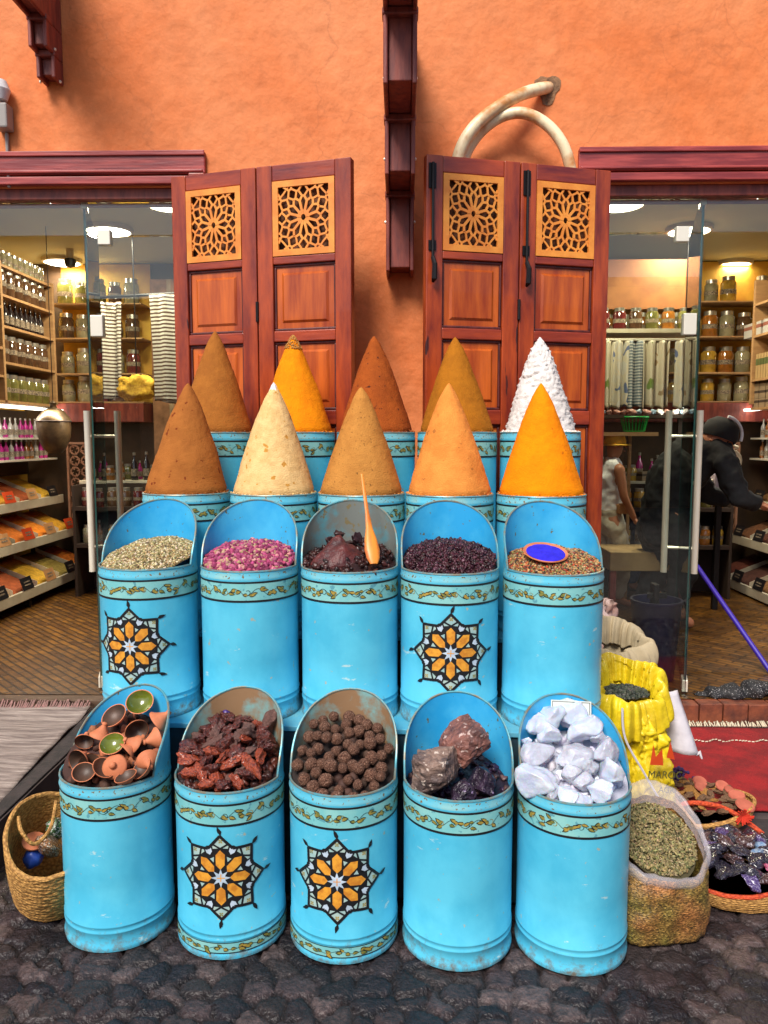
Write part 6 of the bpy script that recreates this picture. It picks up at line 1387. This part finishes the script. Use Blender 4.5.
def face(parent, c, fwd, s=1.0):
    f_ = Vector(fwd).normalized(); r_ = f_.cross(Vector((0, 0, 1))).normalized(); c = Vector(c); b = MB()
    nose = c+f_*.095*s; b.tube([c+f_*.085*s+Vector((0, 0, .02*s)), nose+f_*.018*s+Vector((0, 0, -.015*s))], [.007*s, .012*s], 8); b.build('nose', M['skin'], parent, smooth=True)
    b = MB()
    for k in (-1, 1): b.lathe([(0, -.009*s), (.009*s, 0), (0, .009*s)], 10, 0, Matrix.Translation(c+f_*.086*s+r_*k*.032*s+Vector((0, 0, .02*s))))
    b.build('eye', M['black'], parent, smooth=True)
    b = MB(); b.tube([c+f_*.088*s-r_*.02*s+Vector((0, 0, -.045*s)), c+f_*.094*s+Vector((0, 0, -.047*s)), c+f_*.088*s+r_*.02*s+Vector((0, 0, -.045*s))], .005*s, 6); b.build('mouth', mat('lips', (.35, .10, .08), .5), parent, smooth=True)
    b = MB()
    for k in (-1, 1): b.tube([c+r_*k*.078*s+Vector((0, 0, .02*s)), c+r_*k*.09*s, c+r_*k*.078*s+Vector((0, 0, -.03*s))], [.008*s, .013*s, .007*s], 8)
    b.build('ear', M['skin'], parent, smooth=True)
def hand_chains(wr, d, side, s=1.0, start=None):
    """palm and five fingers hanging from the wrist wr in direction d"""
    d = Vector(d).normalized(); w = Vector(wr); lat = Vector(side).normalized(); out = []
    palm = w+d*.05*s; out.append([(*w, .022*s), (*palm, .026*s)])
    for k, (o_, L) in enumerate(((-.026, .062), (-.009, .072), (.009, .068), (.025, .054))):
        a = palm+lat*o_*s+d*.025*s; out.append([(*(palm+lat*o_*.6*s), .010*s), (*a, .0095*s), (*(a+d*L*.5*s+Vector((0, .008, 0))*s), .0085*s), (*(a+d*L*s+Vector((0, .024, 0))*s), .0075*s)])
    out.append([(*(w+d*.02*s-lat*.015*s), .011*s), (*(w+d*.05*s-lat*.04*s), .010*s), (*(w+d*.085*s-lat*.048*s), .008*s)])
    return out
# solid figure in place of a reflected passer-by in white with a yellow cap
px_ = 606; Yp = 5.85; base = W(px_, 560, Yp); t = thing('person', 'reflected passer-by as solid figure, white sleeveless top, cream trousers, yellow cap, tan waist bag', 'person', (base.x, Yp, FZ)); K = (W(px_, 434, Yp).z-FZ)/1.70
def S(*p): return tuple(x*K for x in p)
body = [[S(0, 0, .92, .13), S(0, 0, 1.08, .115), S(.01, 0, 1.26, .13), S(.02, 0, 1.38, .09), S(.03, 0, 1.46, .05), S(.05, -.01, 1.53, .075), S(.055, -.01, 1.61, .085), S(.05, 0, 1.66, .06)],
        [3, S(.06, -.16, 1.36, .055), S(.10, -.20, 1.10, .042), S(.20, -.20, .90, .032)], [3, S(.02, .16, 1.36, .055), S(.06, .20, 1.10, .042), S(.17, .20, .98, .032)],
        [0, S(.05, -.09, .80, .10), S(.14, -.10, .48, .065), S(.10, -.10, .08, .042), S(.22, -.10, .03, .035)], [0, S(-.04, .09, .80, .10), S(-.04, .10, .47, .065), S(-.16, .10, .09, .042), S(-.05, .10, .03, .035)]]
skin_obj('body', body, M['skin'], t)
skin_obj('hand', hand_chains(S(.20, -.20, .90), (.5, 0, -.9), (0, 1, 0), K), M['skin'], t)
skin_obj('top', [[S(0, 0, .88, .145), S(0, 0, 1.08, .132), S(.01, 0, 1.26, .145), S(.02, 0, 1.38, .105)], [3, S(.03, -.10, 1.38, .07)], [3, S(.03, .10, 1.38, .07)]], M['white_cloth'], t)
skin_obj('trousers', [[S(0, 0, .93, .148), S(0, 0, .86, .15)], [1, S(.05, -.09, .78, .115), S(.14, -.10, .48, .085), S(.10, -.10, .14, .062)], [1, S(-.04, .09, .78, .115), S(-.04, .10, .47, .085), S(-.16, .10, .15, .062)]], M['cream_cloth'], t)
b = MB(); b.lathe([(.105, 0), (.108, .03), (.09, .085), (.05, .11), (0, .115)], 24, 0, Matrix.Translation(S(.052, -.005, 1.60)) @ Matrix.Scale(K, 4)); b.lathe([(.105, 0), (.135, -.012), (.13, -.018), (.10, -.004)], 24, 0, Matrix.Translation(S(.075, -.005, 1.605)) @ Matrix.Scale(K, 4)); b.build('cap', M['yellow_cloth'], t, smooth=True)
b = MB(); b.box(*[v*K for v in (.05, .17, -.185, -.10, .93, 1.03)]); b.build('waist_bag', M['cardboard'], t, bevel=.012)
face(t, S(.055, -.01, 1.58), (1, -.2, 0), K)
# solid figure in place of a second reflected passer-by, in blue jeans
base = W(640, 560, 6.35)
t = thing('person', 'reflected passer-by as solid figure, dark top and blue jeans, bending behind the white clad one', 'person', (base.x, 6.28, FZ)); K = .74
skin_obj('body', [[S(0, 0, .92, .13), S(.08, 0, 1.08, .12), S(.22, 0, 1.22, .13), S(.32, 0, 1.28, .08), S(.37, 0, 1.31, .05), S(.43, 0, 1.34, .08), S(.47, 0, 1.37, .07)], [3, S(.34, -.15, 1.22, .05), S(.38, -.18, .98, .04), S(.46, -.16, .82, .03)], [3, S(.30, .15, 1.22, .05), S(.36, .18, .98, .04), S(.44, .16, .82, .03)],
        [0, S(.06, -.09, .78, .09), S(.16, -.10, .48, .06), S(.04, -.10, .08, .04), S(.16, -.10, .03, .033)], [0, S(0, .09, .78, .09), S(.06, .10, .48, .06), S(-.08, .10, .08, .04), S(.04, .10, .03, .033)]], M['skin'], t)
skin_obj('jacket', [[S(-.01, 0, .88, .145), S(.08, 0, 1.08, .138), S(.22, 0, 1.22, .145), S(.30, 0, 1.27, .10)], [3, S(.34, -.15, 1.22, .07), S(.38, -.18, .98, .055), S(.45, -.16, .84, .045)], [3, S(.30, .15, 1.22, .07), S(.36, .18, .98, .055), S(.43, .16, .84, .045)]], M['black_cloth'], t)
skin_obj('jeans', [[S(0, 0, .93, .14), S(0, 0, .86, .145)], [1, S(.06, -.09, .76, .11), S(.16, -.10, .48, .082), S(.04, -.10, .13, .06)], [1, S(0, .09, .76, .11), S(.06, .10, .48, .082), S(-.08, .10, .14, .06)]], M['denim'], t)
skin_obj('hand', hand_chains(S(.46, -.16, .82), (.4, 0, -.9), (0, 1, 0), K), M['skin'], t)
b = MB(); b.lathe([(.092, -.05), (.098, 0), (.08, .06), (0, .09)], 20, 0, Matrix.Translation(S(.45, 0, 1.38)) @ Matrix.Scale(K, 4)); b.build('hair', M['hair'], t, smooth=True); face(t, S(.455, 0, 1.34), (1, -.3, -.2), K)
# solid figure in black, leaning right, in place of a dark reflection
A = W(667, 480, 5.25); t = thing('person', 'reflected person in black as solid figure with cap, leaning right behind the glass door', 'person', (A.x+.02, 5.25, FZ)); K = 1.0; hd = W(716, 440, 5.2)-Vector((A.x+.02, 5.25, FZ))
skin_obj('body', [[(0, .05, .82, .12), (.04, .03, 1.0, .12), (.14, 0, 1.16, .12), (.27, -.02, 1.24, .08), (.34, -.03, hd.z-.03, .06), (hd.x-.03, hd.y, hd.z-.01, .085), (hd.x+.02, hd.y, hd.z+.02, .095), (hd.x+.05, hd.y, hd.z+.05, .07)],
        [3, (.28, -.20, 1.12, .06), (.36, -.24, .90, .048), (.50, -.22, .86, .036)], [3, (.22, .18, 1.12, .06), (.32, .22, .90, .048), (.46, .2, .84, .036)], [0, (.04, -.10, .68, .11), (.08, -.11, .42, .07), (.0, -.11, .09, .045), (.12, -.12, .04, .038)], [0, (-.04, .14, .68, .11), (0, .14, .40, .07), (-.12, .14, .09, .045), (0, .14, .04, .038)]], M['skin'], t)
skin_obj('jacket', [[(-.01, .05, .66, .165), (0, .05, .82, .165), (.04, .03, 1.0, .17), (.14, 0, 1.13, .17), (.26, -.02, 1.20, .125)], [4, (.28, -.20, 1.12, .085), (.36, -.24, .90, .068), (.47, -.22, .865, .055)], [4, (.22, .18, 1.12, .085), (.32, .22, .90, .068), (.44, .2, .85, .055)]], M['black_cloth'], t)
skin_obj('trousers', [[(0, .05, .82, .17), (0, .05, .74, .17)], [1, (.04, -.10, .66, .13), (.08, -.11, .42, .09), (.0, -.11, .12, .068)], [1, (-.04, .14, .66, .13), (0, .14, .40, .09), (-.12, .14, .12, .068)]], M['black_cloth'], t)
skin_obj('hand', hand_chains((.50, -.22, .86), (.8, 0, -.5), (0, 1, 0), 1), M['skin'], t)
Tc = Matrix.Translation(hd+Vector((.02, 0, .035))) @ Matrix.Rotation(.35, 4, 'Y')
b = MB(); b.lathe([(.115, -.03), (.122, 0), (.105, .07), (.06, .11), (0, .12)], 28, 0, Tc); b.build('cap', M['black_cloth'], t, smooth=True)
b = MB(); b.tube([Tc @ Vector((.125*math.cos(a), -.06, .125*math.sin(a)*.98)) for a in [i*.12 for i in range(0, 15)]], .010, 8); b.build('white_piping', M['white_cloth'], t, smooth=True)
face(t, hd, (.6, -.5, -.3), 1.05)
# scroll bracket, little screen and boxes beside the figure in black
q = W(730, 460, 5.6); t = thing('scale_stand', 'white curled metal bracket holding a grey weighing scale', 'scale', (q.x, 5.6, q.z)); b = MB(); b.tube([(.075*math.cos(a)*(1-a/14), -.0, .075*math.sin(a)*(1-a/14)) for a in [1.4-i*.35 for i in range(20)]], .013, 8); b.build('scroll', M['cream'], t, smooth=True)
b = MB(); b.box(-.09, .06, .02, .22, -.26, -.10); b.build('scale_body', mat('lilac_grey_panel', (.36, .30, .36), .4), t, bevel=.008); b = MB(); b.box(-.16, -.10, .02, .2, -.27, -.14); b.build('side_box', M['cream'], t, bevel=.006); b = MB(); b.box(-.2, .16, -.02, .24, -.30, -.272); b.box(-.04, 0, .1, .14, FZ-q.z, -.3); b.build('stand', M['iron'], t, bevel=.004)
